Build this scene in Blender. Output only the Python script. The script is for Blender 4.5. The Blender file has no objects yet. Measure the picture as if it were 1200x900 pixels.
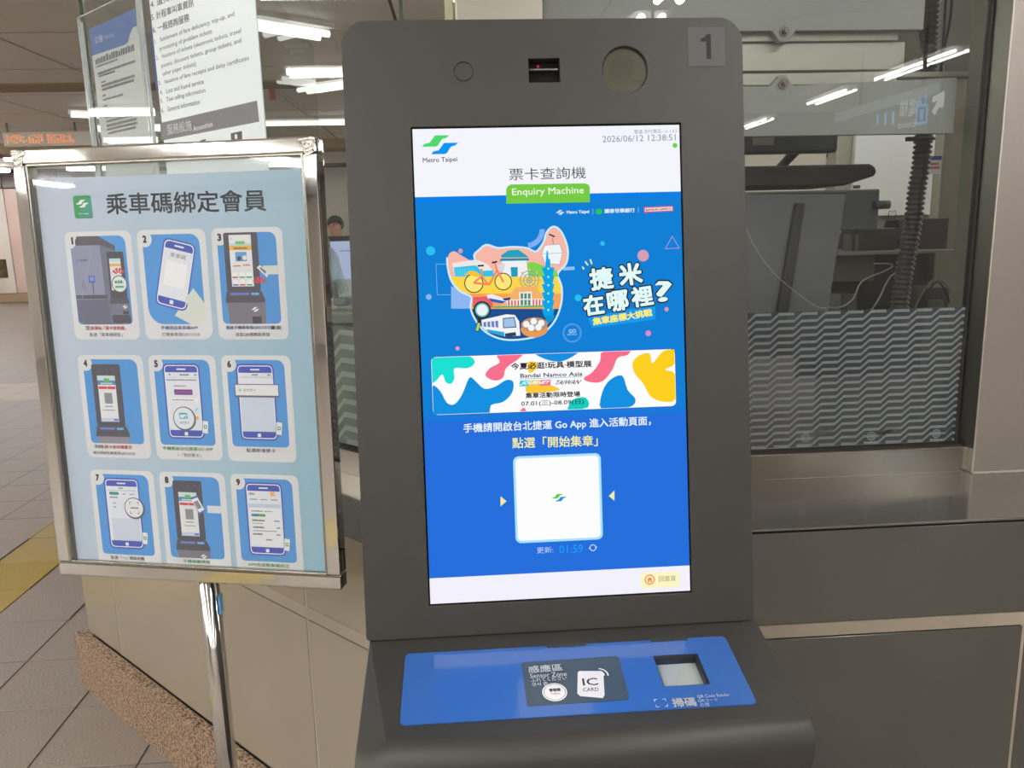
import bpy, bmesh, math, random
from mathutils import Vector, Matrix
from mathutils.geometry import tessellate_polygon
random.seed(7)
SC = bpy.context.scene
COL = SC.collection
# ------------------------------------------------------------------ camera
F = 938.885                      # focal length in pixels of the 1200 px wide frame
RT = Vector((0.99756914, -0.06551715, -0.0237342))
DN = Vector((-0.03575726, -0.18894443, -0.98133655))
FW = Vector((0.05980993, 0.97979973, -0.19082785))
EYE = Vector((0.0, 0.0, 1.5))
cd = bpy.data.cameras.new('camera'); cam = bpy.data.objects.new('camera', cd); COL.objects.link(cam)
cd.sensor_width = 36.0; cd.lens = F / 1200 * 36.0; cd.clip_start = 0.02; cd.clip_end = 200
UPV = -DN; BK = -FW
cam.matrix_world = Matrix(((RT.x, UPV.x, BK.x, EYE.x), (RT.y, UPV.y, BK.y, EYE.y), (RT.z, UPV.z, BK.z, EYE.z), (0, 0, 0, 1)))
SC.camera = cam
# ------------------------------------------------------------------ world and exposure
w = bpy.data.worlds.new('world'); SC.world = w; w.use_nodes = True
w.node_tree.nodes['Background'].inputs[0].default_value = (0.62, 0.60, 0.56, 1)
w.node_tree.nodes['Background'].inputs[1].default_value = 0.35
SC.view_settings.view_transform = 'Standard'; SC.view_settings.look = 'None'
SC.view_settings.gamma = 1.0; SC.view_settings.use_curve_mapping = False
SC.view_settings.exposure = 0.0
TUBE = 29.0        # emission strength of the ceiling tubes; soft ones in view are dimmer

# ------------------------------------------------------------------ geometry helpers
def ray(u, v):
    return RT * ((u - 600) / F) + DN * ((v - 450) / F) + FW
def hit(u, v, n, d):
    """point where the sight line of a measured photo point meets the plane n.P = d"""
    n = Vector(n); r = ray(u, v)
    return EYE + r * ((d - n.dot(EYE)) / n.dot(r))
def lin(c):
    if isinstance(c, str):
        c = tuple(int(c[i:i + 2], 16) / 255 for i in (0, 2, 4))
    return tuple((x / 12.92 if x <= 0.04045 else ((x + 0.055) / 1.055) ** 2.4) for x in c[:3])
MATS = {}
def mat(name, col, rough=0.5, metal=0.0, ior=1.45, bump=None, var=None, emit=0.0, coat=0.0, aniso=None):
    """col: sRGB hex. bump=(scale,strength) noise; var=(scale,amount,hex2) second colour by noise"""
    if name in MATS: return MATS[name]
    m = bpy.data.materials.new(name); m.use_nodes = True; MATS[name] = m
    nt = m.node_tree; N = nt.nodes; L = nt.links; b = N['Principled BSDF']
    c = lin(col) + (1,)
    b.inputs['Base Color'].default_value = c
    b.inputs['Roughness'].default_value = rough; b.inputs['Metallic'].default_value = metal
    b.inputs['IOR'].default_value = ior; b.inputs['Coat Weight'].default_value = coat
    b.inputs['Coat Roughness'].default_value = 0.05
    if emit:
        b.inputs['Emission Color'].default_value = c; b.inputs['Emission Strength'].default_value = emit
    tc = None
    if var or bump: tc = N.new('ShaderNodeTexCoord')
    if var:
        n = N.new('ShaderNodeTexNoise'); n.inputs['Scale'].default_value = var[0]; n.inputs['Detail'].default_value = 5
        L.new(tc.outputs['Object'], n.inputs['Vector'])
        r = N.new('ShaderNodeValToRGB'); r.color_ramp.elements[0].position = 0.5 - var[1]; r.color_ramp.elements[1].position = 0.5 + var[1]
        r.color_ramp.elements[0].color = c; r.color_ramp.elements[1].color = lin(var[2]) + (1,)
        L.new(n.outputs['Fac'], r.inputs['Fac']); L.new(r.outputs['Color'], b.inputs['Base Color'])
    if bump:
        n = N.new('ShaderNodeTexNoise'); n.inputs['Scale'].default_value = bump[0]; n.inputs['Detail'].default_value = 3
        if aniso:
            mp = N.new('ShaderNodeMapping'); mp.inputs['Scale'].default_value = aniso
            L.new(tc.outputs['Object'], mp.inputs['Vector']); L.new(mp.outputs['Vector'], n.inputs['Vector'])
        else: L.new(tc.outputs['Object'], n.inputs['Vector'])
        bp = N.new('ShaderNodeBump'); bp.inputs['Strength'].default_value = bump[1]; bp.inputs['Distance'].default_value = 0.002
        L.new(n.outputs['Fac'], bp.inputs['Height']); L.new(bp.outputs['Normal'], b.inputs['Normal'])
    return m
def print_mat(col):
    """flat printed ink"""
    return mat('ink_' + col, col, 0.55)
def glow_mat(col, k=1.0):
    """a pixel colour of a lit display"""
    name = 'pixel_%s_%g' % (col, k)
    if name in MATS: return MATS[name]
    m = bpy.data.materials.new(name); m.use_nodes = True; MATS[name] = m
    nt = m.node_tree; nt.nodes.clear()
    o = nt.nodes.new('ShaderNodeOutputMaterial'); e = nt.nodes.new('ShaderNodeEmission')
    e.inputs[0].default_value = lin(col) + (1,); e.inputs[1].default_value = k
    nt.links.new(e.outputs[0], o.inputs[0])
    m.cycles.emission_sampling = 'NONE' if k <= 1.01 else 'AUTO'
    return m
def glass_mat(name, tint='ffffff', base=0.04, rough=0.0, haze=0.0, hazecol='ffffff'):
    """thin clear sheet: straight-through transmission plus Schlick reflection, and an optional diffuse haze"""
    if name in MATS: return MATS[name]
    m = bpy.data.materials.new(name); m.use_nodes = True; MATS[name] = m
    nt = m.node_tree; N = nt.nodes; L = nt.links; N.clear()
    o = N.new('ShaderNodeOutputMaterial'); t = N.new('ShaderNodeBsdfTransparent'); g = N.new('ShaderNodeBsdfGlossy')
    t.inputs[0].default_value = lin(tint) + (1,); g.inputs['Roughness'].default_value = rough
    lw = N.new('ShaderNodeLayerWeight'); lw.inputs['Blend'].default_value = 0.5
    p = N.new('ShaderNodeMath'); p.operation = 'POWER'; p.inputs[1].default_value = 5
    a = N.new('ShaderNodeMath'); a.operation = 'MULTIPLY_ADD'; a.inputs[1].default_value = 1 - base; a.inputs[2].default_value = base
    L.new(lw.outputs['Facing'], p.inputs[0]); L.new(p.outputs[0], a.inputs[0])
    mx = N.new('ShaderNodeMixShader'); L.new(a.outputs[0], mx.inputs[0]); L.new(g.outputs[0], mx.inputs[2])
    if haze:
        d = N.new('ShaderNodeBsdfDiffuse'); d.inputs[0].default_value = lin(hazecol) + (1,)
        m2 = N.new('ShaderNodeMixShader'); m2.inputs[0].default_value = haze
        L.new(t.outputs[0], m2.inputs[1]); L.new(d.outputs[0], m2.inputs[2]); L.new(m2.outputs[0], mx.inputs[1])
    else: L.new(t.outputs[0], mx.inputs[1])
    L.new(mx.outputs[0], o.inputs[0])
    return m

def props(o, label=None, cat=None, group=None, kind=None):
    if label: o['label'] = label
    if cat: o['category'] = cat
    if group: o['group'] = group
    if kind: o['kind'] = kind
    return o
def link(name, me, parent=None, M=None):
    o = bpy.data.objects.new(name, me); COL.objects.link(o)
    if M is not None: o.matrix_world = M
    if parent is not None:
        o.parent = parent
        o.matrix_parent_inverse = parent.matrix_world.inverted()
    return o
def empty(name, loc=(0, 0, 0), **k):
    o = bpy.data.objects.new(name, None); COL.objects.link(o); o.empty_display_size = 0.1
    o.matrix_world = Matrix.Translation(loc); props(o, **k); return o
class B:
    """collects shapes, then links them as one mesh object"""
    def __init__(s): s.bm = bmesh.new(); s.mats = []; s.cur = 0
    def m(s, mt):
        if mt not in s.mats: s.mats.append(mt)
        s.cur = s.mats.index(mt); return s
    def face(s, vs, smooth=False):
        try: f = s.bm.faces.new(vs)
        except ValueError: return None
        f.material_index = s.cur; f.smooth = smooth; return f
    def box(s, x0, x1, y0, y1, z0, z1, M=None):
        P = [Vector((x, y, z)) for z in (z0, z1) for y in (y0, y1) for x in (x0, x1)]
        if M is not None: P = [M @ p for p in P]
        v = [s.bm.verts.new(p) for p in P]
        for q in ((0, 2, 3, 1), (4, 5, 7, 6), (0, 1, 5, 4), (2, 6, 7, 3), (0, 4, 6, 2), (1, 3, 7, 5)):
            s.face([v[i] for i in q])
        return s
    def prism(s, pts, z0, z1, M=None, smooth=False):
        """pts: 2D outline (counter-clockwise seen from +z), extruded z0..z1"""
        T = (lambda p: M @ p) if M is not None else (lambda p: p)
        a = [s.bm.verts.new(T(Vector((p[0], p[1], z0)))) for p in pts]
        b = [s.bm.verts.new(T(Vector((p[0], p[1], z1)))) for p in pts]
        n = len(pts)
        s.face(a[::-1]); s.face(b)
        for i in range(n): s.face([a[i], a[(i + 1) % n], b[(i + 1) % n], b[i]], smooth)
        return s
    def quad(s, *P, smooth=False):
        s.face([s.bm.verts.new(Vector(p)) for p in P], smooth); return s
    def tube(s, pts, r, seg=8, closed=False, caps=True, ru=None):
        """round bar along points; r a number or one per point"""
        P = [Vector(p) for p in pts]; n = len(P)
        R = r if isinstance(r, (list, tuple)) else [r] * n
        rings = []; up = None
        for i in range(n):
            a = P[(i - 1) % n] if (closed or i > 0) else P[0]
            c = P[(i + 1) % n] if (closed or i < n - 1) else P[-1]
            t = (c - a).normalized()
            if up is None:
                up = Vector((0, 0, 1)) if abs(t.z) < 0.9 else Vector((0, 1, 0))
            sd = t.cross(up).normalized(); up = sd.cross(t).normalized()
            rings.append([s.bm.verts.new(P[i] + (sd * math.cos(2 * math.pi * k / seg) + up * math.sin(2 * math.pi * k / seg)) * R[i]) for k in range(seg)])
        for i in range(n if closed else n - 1):
            A, C = rings[i], rings[(i + 1) % n]
            for k in range(seg): s.face([A[k], A[(k + 1) % seg], C[(k + 1) % seg], C[k]], True)
        if caps and not closed:
            s.face(rings[0][::-1]); s.face(rings[-1])
        return s
    def disc(s, c, r, z0, z1, M=None, seg=32):
        return s.prism([(c[0] + r * math.cos(2 * math.pi * k / seg), c[1] + r * math.sin(2 * math.pi * k / seg)) for k in range(seg)], z0, z1, M, True)
    def build(s, name, mt=None, parent=None, M=None, bevel=0, segs=2, recalc=True, **k):
        if recalc: bmesh.ops.recalc_face_normals(s.bm, faces=s.bm.faces[:])
        me = bpy.data.meshes.new(name); s.bm.to_mesh(me); s.bm.free()
        for x in (s.mats or [mt]): me.materials.append(x)
        o = link(name, me, parent, M)
        if bevel:
            b = o.modifiers.new('bevel', 'BEVEL'); b.width = bevel; b.segments = segs; b.limit_method = 'ANGLE'; b.angle_limit = math.radians(35)
            b.harden_normals = False
        return props(o, **k)
def rrect(x0, y0, x1, y1, r, seg=5, rs=None):
    """rounded rectangle outline, counter-clockwise; rs = radii for (bl, br, tr, tl)"""
    rs = rs or (r, r, r, r); out = []
    for (cx, cy, a0), q in zip(((x0, y0, 180), (x1, y0, 270), (x1, y1, 0), (x0, y1, 90)), rs):
        sx = 1 if cx == x0 else -1; sy = 1 if cy == y0 else -1
        if q <= 1e-6: out.append((cx, cy)); continue
        for k in range(seg + 1):
            a = math.radians(a0 + 90 * k / seg)
            out.append((cx + sx * q + q * math.cos(a), cy + sy * q + q * math.sin(a)))
    return out
def cut(o, cutter):
    """boolean difference, applied through the dependency graph"""
    md = o.modifiers.new('cut', 'BOOLEAN'); md.operation = 'DIFFERENCE'; md.object = cutter; md.solver = 'EXACT'
    bpy.context.view_layer.update()
    dg = bpy.context.evaluated_depsgraph_get()
    me = bpy.data.meshes.new_from_object(o.evaluated_get(dg)); o.modifiers.remove(md); o.data = me
    bpy.data.objects.remove(cutter)
def frame(O, X, Y):
    X = Vector(X).normalized(); Y = Vector(Y).normalized(); Z = X.cross(Y).normalized()
    return Matrix(((X.x, Y.x, Z.x, O[0]), (X.y, Y.y, Z.y, O[1]), (X.z, Y.z, Z.z, O[2]), (0, 0, 0, 1)))
# text outlines, cached
_TC = {}
def glyphs(s, weight, res=2):
    key = (s, weight, res)
    if key not in _TC:
        c = bpy.data.curves.new('t', 'FONT'); c.body = s; c.offset = weight; c.resolution_u = res; c.size = 1.0
        o = bpy.data.objects.new('t', c); COL.objects.link(o)
        dg = bpy.context.evaluated_depsgraph_get(); me = bpy.data.meshes.new_from_object(o.evaluated_get(dg))
        V = [(v.co.x, v.co.y) for v in me.vertices]; Fc = [tuple(p.vertices) for p in me.polygons]
        bpy.data.objects.remove(o); bpy.data.curves.remove(c); bpy.data.meshes.remove(me)
        x0 = min(v[0] for v in V); x1 = max(v[0] for v in V); y0 = min(v[1] for v in V); y1 = max(v[1] for v in V)
        _TC[key] = ([((x - x0) / (x1 - x0) - 0.5, (y - y0) / (y1 - y0) - 0.5) for x, y in V], Fc, (x1 - x0) / (y1 - y0))
    return _TC[key]
class Art:
    """flat print on a plane. Local coordinates: x right, y DOWN from the plane's origin; layers stand 0.08 mm apart"""
    def __init__(s, M, matf, unit=1.0, z0=0.0002, step=0.00008):
        s.M = M; s.Mi = M.inverted(); s.f = matf; s.u = unit; s.z0 = z0; s.step = step; s.n = 0; s.b = B()
        s.ox = s.oy = 0.0; s.N = M.to_3x3() @ Vector((0, 0, 1)); s.d = s.N.dot(M.translation)
    def px(s, u, v):
        p = s.Mi @ hit(u, v, s.N, s.d); return (p.x / s.u - s.ox, -p.y / s.u - s.oy)
    def off(s, x, y): s.ox = x; s.oy = y; return s
    def V(s, x, y, z): return s.b.bm.verts.new(((x + s.ox) * s.u, -(y + s.oy) * s.u, z))
    def lay(s): s.n += 1; return s.z0 + s.n * s.step
    def poly(s, pts, col, z=None):
        s.b.m(s.f(col)); z = z or s.lay()
        vs = [s.V(x, y, z) for x, y in pts]
        for t in tessellate_polygon([[Vector((x, y, 0)) for x, y in pts]]): s.b.face([vs[i] for i in t])
        return s
    def rect(s, x0, y0, x1, y1, col, r=0, rs=None): return s.poly(rrect(x0, y0, x1, y1, r, 4, rs) if (r or rs) else [(x0, y0), (x1, y0), (x1, y1), (x0, y1)], col)
    def circ(s, x, y, r, col, r2=None, seg=20):
        r2 = r2 or r
        return s.poly([(x + r * math.cos(2 * math.pi * k / seg), y + r2 * math.sin(2 * math.pi * k / seg)) for k in range(seg)], col)
    def ring(s, x, y, r, w, col, seg=24, a0=0, a1=360):
        z = s.lay(); s.b.m(s.f(col)); n = seg
        A = [math.radians(a0 + (a1 - a0) * k / n) for k in range(n + 1)]
        o = [s.V(x + r * math.cos(a), y + r * math.sin(a), z) for a in A]; i = [s.V(x + (r - w) * math.cos(a), y + (r - w) * math.sin(a), z) for a in A]
        for k in range(n): s.b.face([o[k], o[k + 1], i[k + 1], i[k]])
        return s
    def line(s, pts, w, col, closed=False):
        z = s.lay(); s.b.m(s.f(col)); P = [Vector((x, y)) for x, y in pts]; n = len(P); L = []; R = []
        for i in range(n):
            a = P[(i - 1) % n] if (closed or i) else P[0]; c = P[(i + 1) % n] if (closed or i < n - 1) else P[-1]
            d1 = (P[i] - a); d2 = (c - P[i])
            if d1.length < 1e-9: d1 = d2
            if d2.length < 1e-9: d2 = d1
            t = (d1.normalized() + d2.normalized()); t = t.normalized() if t.length > 1e-6 else d1.normalized()
            nn = Vector((-t.y, t.x)); k = 1 / max(0.5, abs(nn.dot(Vector((-d1.normalized().y, d1.normalized().x)))))
            L.append(s.V(*(P[i] + nn * w / 2 * k), z)); R.append(s.V(*(P[i] - nn * w / 2 * k), z))
        for i in range(n if closed else n - 1):
            j = (i + 1) % n; s.b.face([L[i], L[j], R[j], R[i]])
        return s
    def text(s, t, p0, p1, h, col, weight=0.0, res=2, shear=0.0):
        """text whose ink box is centred on the segment p0-p1, with ink height h"""
        copies = [(0.0, 0.0)]
        if weight >= 0.01:          # heavier strokes: the regular glyphs laid down shifted, within the same ink box
            n_ = 4 if weight < 0.03 else 8
            copies = [(math.cos(2 * math.pi * (k + 0.5) / n_) * weight, math.sin(2 * math.pi * (k + 0.5) / n_) * weight) for k in range(n_)] + ([(0.0, 0.0)] if weight > 0.03 else [])
        G, Fc, asp = glyphs(t, 0.0, res); z = s.lay(); s.b.m(s.f(col))
        a = Vector(p0); c = Vector(p1); d = c - a; W = d.length; d.normalize(); q = Vector((-d.y, d.x)); mid = (a + c) / 2
        mg = weight if len(copies) > 1 else 0.0; W2 = W - 2 * mg * h; h2 = h * (1 - 2 * mg)
        for ox, oy in copies:
            vs = []
            for x, y in G:
                P = mid + d * ((x + shear * y) * W2 + ox * h) - q * (y * h2 + oy * h); vs.append(s.V(P.x, P.y, z))
            for f in Fc: s.b.face([vs[i] for i in f])
        return s
    def ptext(s, t, u0, v0, u1, v1, hpx, col, weight=0.0, shear=0.0):
        """the same, ends and height measured on the photo"""
        p0 = s.px(u0, v0); p1 = s.px(u1, v1); m = ((u0 + u1) / 2, (v0 + v1) / 2)
        a = Vector(s.px(m[0], m[1] - hpx / 2)); c = Vector(s.px(m[0], m[1] + hpx / 2))
        return s.text(t, p0, p1, (a - c).length, col, weight, 2, shear)
    def ppoly(s, pts, col): return s.poly([s.px(*p) for p in pts], col)
    def build(s, name, parent, **k):
        o = s.b.build(name, None, parent, s.M, recalc=False, **k)
        return o
def smooth_pts(pts, n=4, closed=True):
    """Catmull-Rom through the points"""
    out = []; N = len(pts)
    for i in range(N if closed else N - 1):
        p0, p1, p2, p3 = [pts[j % N] if closed else pts[min(max(j, 0), N - 1)] for j in (i - 1, i, i + 1, i + 2)]
        for k in range(n):
            t = k / n
            out.append(tuple(0.5 * (2 * p1[a] + (p2[a] - p0[a]) * t + (2 * p0[a] - 5 * p1[a] + 4 * p2[a] - p3[a]) * t * t + (3 * p1[a] - p0[a] - 3 * p2[a] + p3[a]) * t ** 3) for a in range(len(p1))))
    if not closed: out.append(tuple(pts[-1]))
    return out
LOGO_A = [(0, 19), (3.4, 14), (8, 13.2), (12.8, 12.3), (16.7, 7.4), (22, .5), (25, 0), (46.7, 0), (43, 3.6), (40, 5.2), (35, 6.4), (31, 11), (28.5, 15.3), (26, 18), (23, 19)]
def logo(a, x, y, w, c1, c2, mp=None):
    """the two S-shaped waves; box width w, top-left x,y"""
    k = w / 62.0
    for dx, dy, c in ((0, 0, c1), (15, 13, c2)):
        a.poly([(x + (px + dx) * k, y + (py + dy) * k) for px, py in LOGO_A], c)
# ================================================================== THE SETTING
S2 = math.sqrt(0.5); NC = Vector((S2, S2, 0))       # chamfer walls and glass: NC.P = D
YW = 1.464; DW = 0.916                               # face of the tiled wall, straight part and chamfer
YG = 1.79; DG = 1.1936                               # the booth glass above the ledge
ZL = 0.905; ZC = 3.10                                # ledge height, ceiling height
def along(d, y): return d / S2 - y                   # x of the chamfer plane d at depth y
XC = along(DW, YW)
XE = -1.297                                          # far end of the chamfer
tile_c = mat('tile_stone', '948977', 0.13, 0, 1.75, bump=(60, 0.05))
tile_r = mat('tile_stone_dark', '6c6d67', 0.11, 0.5, 1.7, bump=(30, 0.03), var=(3, 0.3, '62625c'))
grout = mat('pale_joint', 'a79c8c', 0.55, var=(8, 0.3, '978b7c'))
steel = mat('brushed_steel', 'bdb6ae', 0.36, 0.8, bump=(30, 0.12), aniso=(1, 1, 40))
steel_l = mat('ledge_steel', '807c76', 0.15, 0.6, bump=(20, 0.04))
steel_d = mat('jamb_steel', '77756d', 0.3, 0.9)
chrome = mat('polished_chrome', 'c9c6c0', 0.06, 1.0, bump=(14, 0.06))
rubber = mat('black_rubber', '2b2926', 0.6)
caulk = mat('old_caulk', '9a9287', 0.7, bump=(80, 0.3))
dark = mat('wall_core', '4a463f', 0.8)  # even dark tone of the wall body behind the tiles

# floor: grey paving 0.316 m, a yellow tactile strip and a paler cross band; near tiles are pieces, far ones are drawn by the material
T = 0.3163; TX0 = -1.300; TY0 = 2.458
def floor_mat():
    m = bpy.data.materials.new('paving_far'); m.use_nodes = True; nt = m.node_tree; N = nt.nodes; L = nt.links; b = N['Principled BSDF']
    tc = N.new('ShaderNodeTexCoord'); sp = N.new('ShaderNodeSeparateXYZ'); L.new(tc.outputs['Object'], sp.inputs[0])
    def M(op, a, b_=None, c=None):
        n = N.new('ShaderNodeMath'); n.operation = op
        for i, x in enumerate((a, b_, c)):
            if x is None: continue
            if isinstance(x, (int, float)): n.inputs[i].default_value = x
            else: L.new(x, n.inputs[i])
        return n.outputs[0]
    X, Y = sp.outputs['X'], sp.outputs['Y']
    def joint(v, o): return M('LESS_THAN', M('PINGPONG', M('SUBTRACT', v, o), T / 2), 0.0035)
    j = M('MAXIMUM', joint(X, TX0), joint(Y, TY0))
    ye = M('MULTIPLY', M('GREATER_THAN', X, -2.267), M('LESS_THAN', X, -1.95))
    pale = M('MULTIPLY', M('GREATER_THAN', Y, 7.80), M('LESS_THAN', Y, 8.75))
    def mix(f, a, c):
        n = N.new('ShaderNodeMix'); n.data_type = 'RGBA'; L.new(f, n.inputs[0])
        for i, x in ((6, a), (7, c)):
            if isinstance(x, tuple): n.inputs[i].default_value = x + (1,)
            else: L.new(x, n.inputs[i])
        return n.outputs[2]
    nz = N.new('ShaderNodeTexNoise'); nz.inputs['Scale'].default_value = 60; L.new(tc.outputs['Object'], nz.inputs['Vector'])
    base = mix(nz.outputs['Fac'], lin('857b74'), lin('9a8f87'))
    c = mix(pale, base, lin('b0a294')); c = mix(ye, c, lin('a48f44')); c = mix(j, c, lin('3d3733'))
    L.new(c, b.inputs['Base Color']); b.inputs['Roughness'].default_value = 0.32
    return m
b = B(); b.box(-14, 14, -12, 24, -0.12, -0.004)
floor = b.build('floor', floor_mat(), kind='structure')
paver = mat('paver_grey', '857b74', 0.35, bump=(110, 0.9), var=(130, 0.25, '9a8f87'))
paver_y = mat('paver_yellow', '9a8436', 0.5, bump=(110, 0.9), var=(150, 0.3, 'b49c50'))
paver_p = mat('paver_pale', 'aa9c8e', 0.45, bump=(110, 0.5), var=(110, 0.3, 'b6a99c'))
pm = {}
for key, mt in (('g', paver), ('y', paver_y), ('p', paver_p)):
    q = B(); g = 0.0025; q.box(g, T - g, g, T - g, -0.0038, 0.0, None)
    bmesh.ops.bevel(q.bm, geom=[e for e in q.bm.edges if all(v.co.z > -0.001 for v in e.verts)], offset=0.0015, segments=1, affect='EDGES')
    bmesh.ops.recalc_face_normals(q.bm, faces=q.bm.faces[:])
    me = bpy.data.meshes.new('tile'); q.bm.to_mesh(me); q.bm.free(); me.materials.append(mt); pm[key] = me
for iy in range(-3, 21):
    for ix in range(-14, 4):
        x0 = TX0 + ix * T; y0 = TY0 + iy * T; c = Vector((x0 + T / 2, y0 + T / 2, 0))
        d = c - EYE; z = d.dot(FW)
        if z < 0.3: continue
        u = 600 + F * d.dot(RT) / z; v = 450 + F * d.dot(DN) / z
        if u < -110 or u > 480 or v > 1150: continue
        if NC.dot(c) > 1.05 or (x0 > XE and y0 > 2.45): continue
        key = 'y' if -2.28 < x0 < -2.2 else ('p' if 7.75 < c.y < 8.8 else 'g')
        link('tile', pm[key], floor, Matrix.Translation((x0, y0, 0.0)))

# ceiling: long metal panels
ceil_m = mat('ceiling_panel', 'ebe6df', 0.5, 0.0, var=(1.2, 0.4, 'e2dcd4'))
slot = mat('ceiling_slot', '3b342d', 0.8)
b = B(); b.box(-14, 14, -12, 24, ZC + 0.02, ZC + 0.1); ceiling = b.build('ceiling', slot, kind='structure')
q = B(); q.box(0.015, 1.585, 0.018, 1.402, -0.02, 0); q.m(ceil_m)
bmesh.ops.recalc_face_normals(q.bm, faces=q.bm.faces[:]); cm = bpy.data.meshes.new('panel'); q.bm.to_mesh(cm); q.bm.free(); cm.materials.append(ceil_m)
for iy in range(-9, 11):
    for ix in range(-5, 13):
        y0 = 6.95 + 1.42 * (iy - 2); x0 = -3.63 + 1.6 * (ix - 2)
        if x0 > 12.4 or (x0 > 7 and y0 < -4): continue
        link('panel', cm, ceiling, Matrix.Translation((x0, y0, ZC + 0.02)))
beam_m = mat('beam_brown', 'a08a70', 0.6)
for k, (y0, y1, dz, mt) in enumerate(((9.10, 9.52, 0.02, beam_m), (14.6, 15.3, 0.16, beam_m))):
    b = B(); b.box(-13.7, 13.7, y0, y1, ZC - dz, ZC + 0.01); b.build('trim_%d' % (k + 1), mt, bevel=0.004, kind='structure')

# far and outer walls of the hall
hallwall = mat('hall_wall', 'ddd7d0', 0.35, var=(0.6, 0.4, 'cfc8c1'))
b = B(); b.box(-14, 14, 21.2, 21.4, 0, ZC + 0.05); b.build('wall_far', hallwall, kind='structure')
b = B(); b.box(-14, -13.8, -12, 21.4, 0, ZC + 0.05); b.build('wall_west', hallwall, kind='structure')
b = B(); b.box(13.8, 14, -12, 21.4, 0, ZC + 0.05); b.build('wall_east', hallwall, kind='structure')
b = B(); b.box(-14, 14, -12.2, -12, 0, ZC + 0.05); b.build('wall_rear', hallwall, kind='structure')
# advertising wall, pale pink panels with a dark head and a brown plinth
root = empty('advert_wall', (-11.6, 20.6, 0)); props(root, 'pale pink advertising wall with dark head band, across the far end of the hall', 'wall panel')
pinkm = [mat('advert_pink', 'd9c3bb', 0.2, var=(1.5, 0.35, 'c9a9a0')), mat('advert_white', 'ddd3cd', 0.2)]
for i, (xa, xb) in enumerate(((-13.6, -12.0), (-11.98, -10.9), (-10.88, -9.6), (-9.58, -8.3))):
    b = B(); b.box(xa, xb, 20.55, 20.66, 0.22, 2.72); b.build('panel', pinkm[i % 2], root, bevel=0.005)
    b = B(); b.box(xa, xb, 20.53, 20.66, 2.74, 3.06); b.build('head_panel', mat('advert_dark', '5b4744', 0.15), root, bevel=0.005)
b = B(); b.box(-13.7, -8.2, 20.48, 20.7, 0, 0.21); b.build('plinth', beam_m, root, bevel=0.01)
b = B(); b.box(-11.45, -11.05, 20.53, 20.56, 0.6, 1.05); b.build('picture', mat('advert_photo', '6d5a35', 0.3, var=(6, 0.2, '2b2418')), root)

# ------------------------------------------------ booth wall below the ledge
core = B()
core.prism([(XC - 0.004 + 0.01, YW + 0.012), (5.0, YW + 0.012), (5.0, YW + 0.30), (XC + 0.12, YW + 0.30), (XE + 0.35, YW + 0.30 + (XC + 0.12 - XE - 0.35)), (XE + 0.02, 2.60), (along(DW + 0.012, 2.58), 2.58)], 0.0, ZL - 0.012)
wall = core.build('wall_booth', dark, kind='structure')
def chpiece(name, s0, s1, z0, z1, mt, bev=0.0015, th=0.012, proud=0.0, parent=None):
    """piece on the chamfer; s = distance from the corner towards the far left end"""
    o = Vector((XC, YW, 0)); dr = Vector((-S2, S2, 0)); M = frame(o, -dr, Vector((0, 0, 1)))
    b = B(); b.box(-s1, -s0, z0, z1, -th, proud, M); return b.build(name, mt, parent or wall, bevel=bev)
SCH = (Vector((XE, DW / S2 - XE, 0)) - Vector((XC, YW, 0))).length
def s_of(u, v): return (Vector((XC, YW, 0)) - Vector(hit(u, v, NC, DW)).xy.to_3d()).length
sa = s_of(365, 795); sb = s_of(137, 722); sc = 2 * sa - sb
GW = 0.0035
cols = [(0.004, sa - GW), (sa + GW, sb - GW), (sb + GW, SCH)]
for s0, s1 in cols:
    chpiece('panel', s0, s1, 0.698, ZL - 0.005, tile_c)
    chpiece('panel', s0, s1, 0.20, 0.665, tile_c)
chpiece('joint_strip', 0.0, SCH, 0.667, 0.696, grout, 0.0008, 0.010, -0.002)
for s in (sa, sb): chpiece('joint_strip', s - GW, s + GW, 0.2, 0.90, grout, 0, 0.010, -0.0015)
XJ = 1.142
for x0, x1 in ((XC + 0.004, 0.0), (0.004, XJ - GW), (XJ + GW, 2.4), (2.407, 3.7), (3.707, 5.0)):
    b = B(); b.box(x0, x1, YW, YW + 0.012, 0.20, 0.665); b.build('panel', tile_r, wall, bevel=0.0015)
for x0, x1 in ((XC + 0.004, 1.6), (1.607, 3.3), (3.307, 5.0)):
    b = B(); b.box(x0, x1, YW, YW + 0.012, 0.698, ZL - 0.010); b.build('panel', tile_r, wall, bevel=0.0015)
b = B(); b.box(XC, 5.0, YW + 0.002, YW + 0.012, 0.667, 0.696); b.build('joint_strip', grout, wall, bevel=0.0008)
for x in (XJ, 2.4035, 3.7035):
    b = B(); b.box(x - GW * 1.6, x + GW * 1.6, YW + 0.0015, YW + 0.012, 0.2, 0.667); b.build('joint_strip', grout, wall)
# side of the booth going away from the end of the chamfer
b = B(); b.box(XE, XE + 0.1, 2.62, 7.5, 0.0, ZL - 0.01); b.build('wall_side', tile_c, kind='structure')
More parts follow.
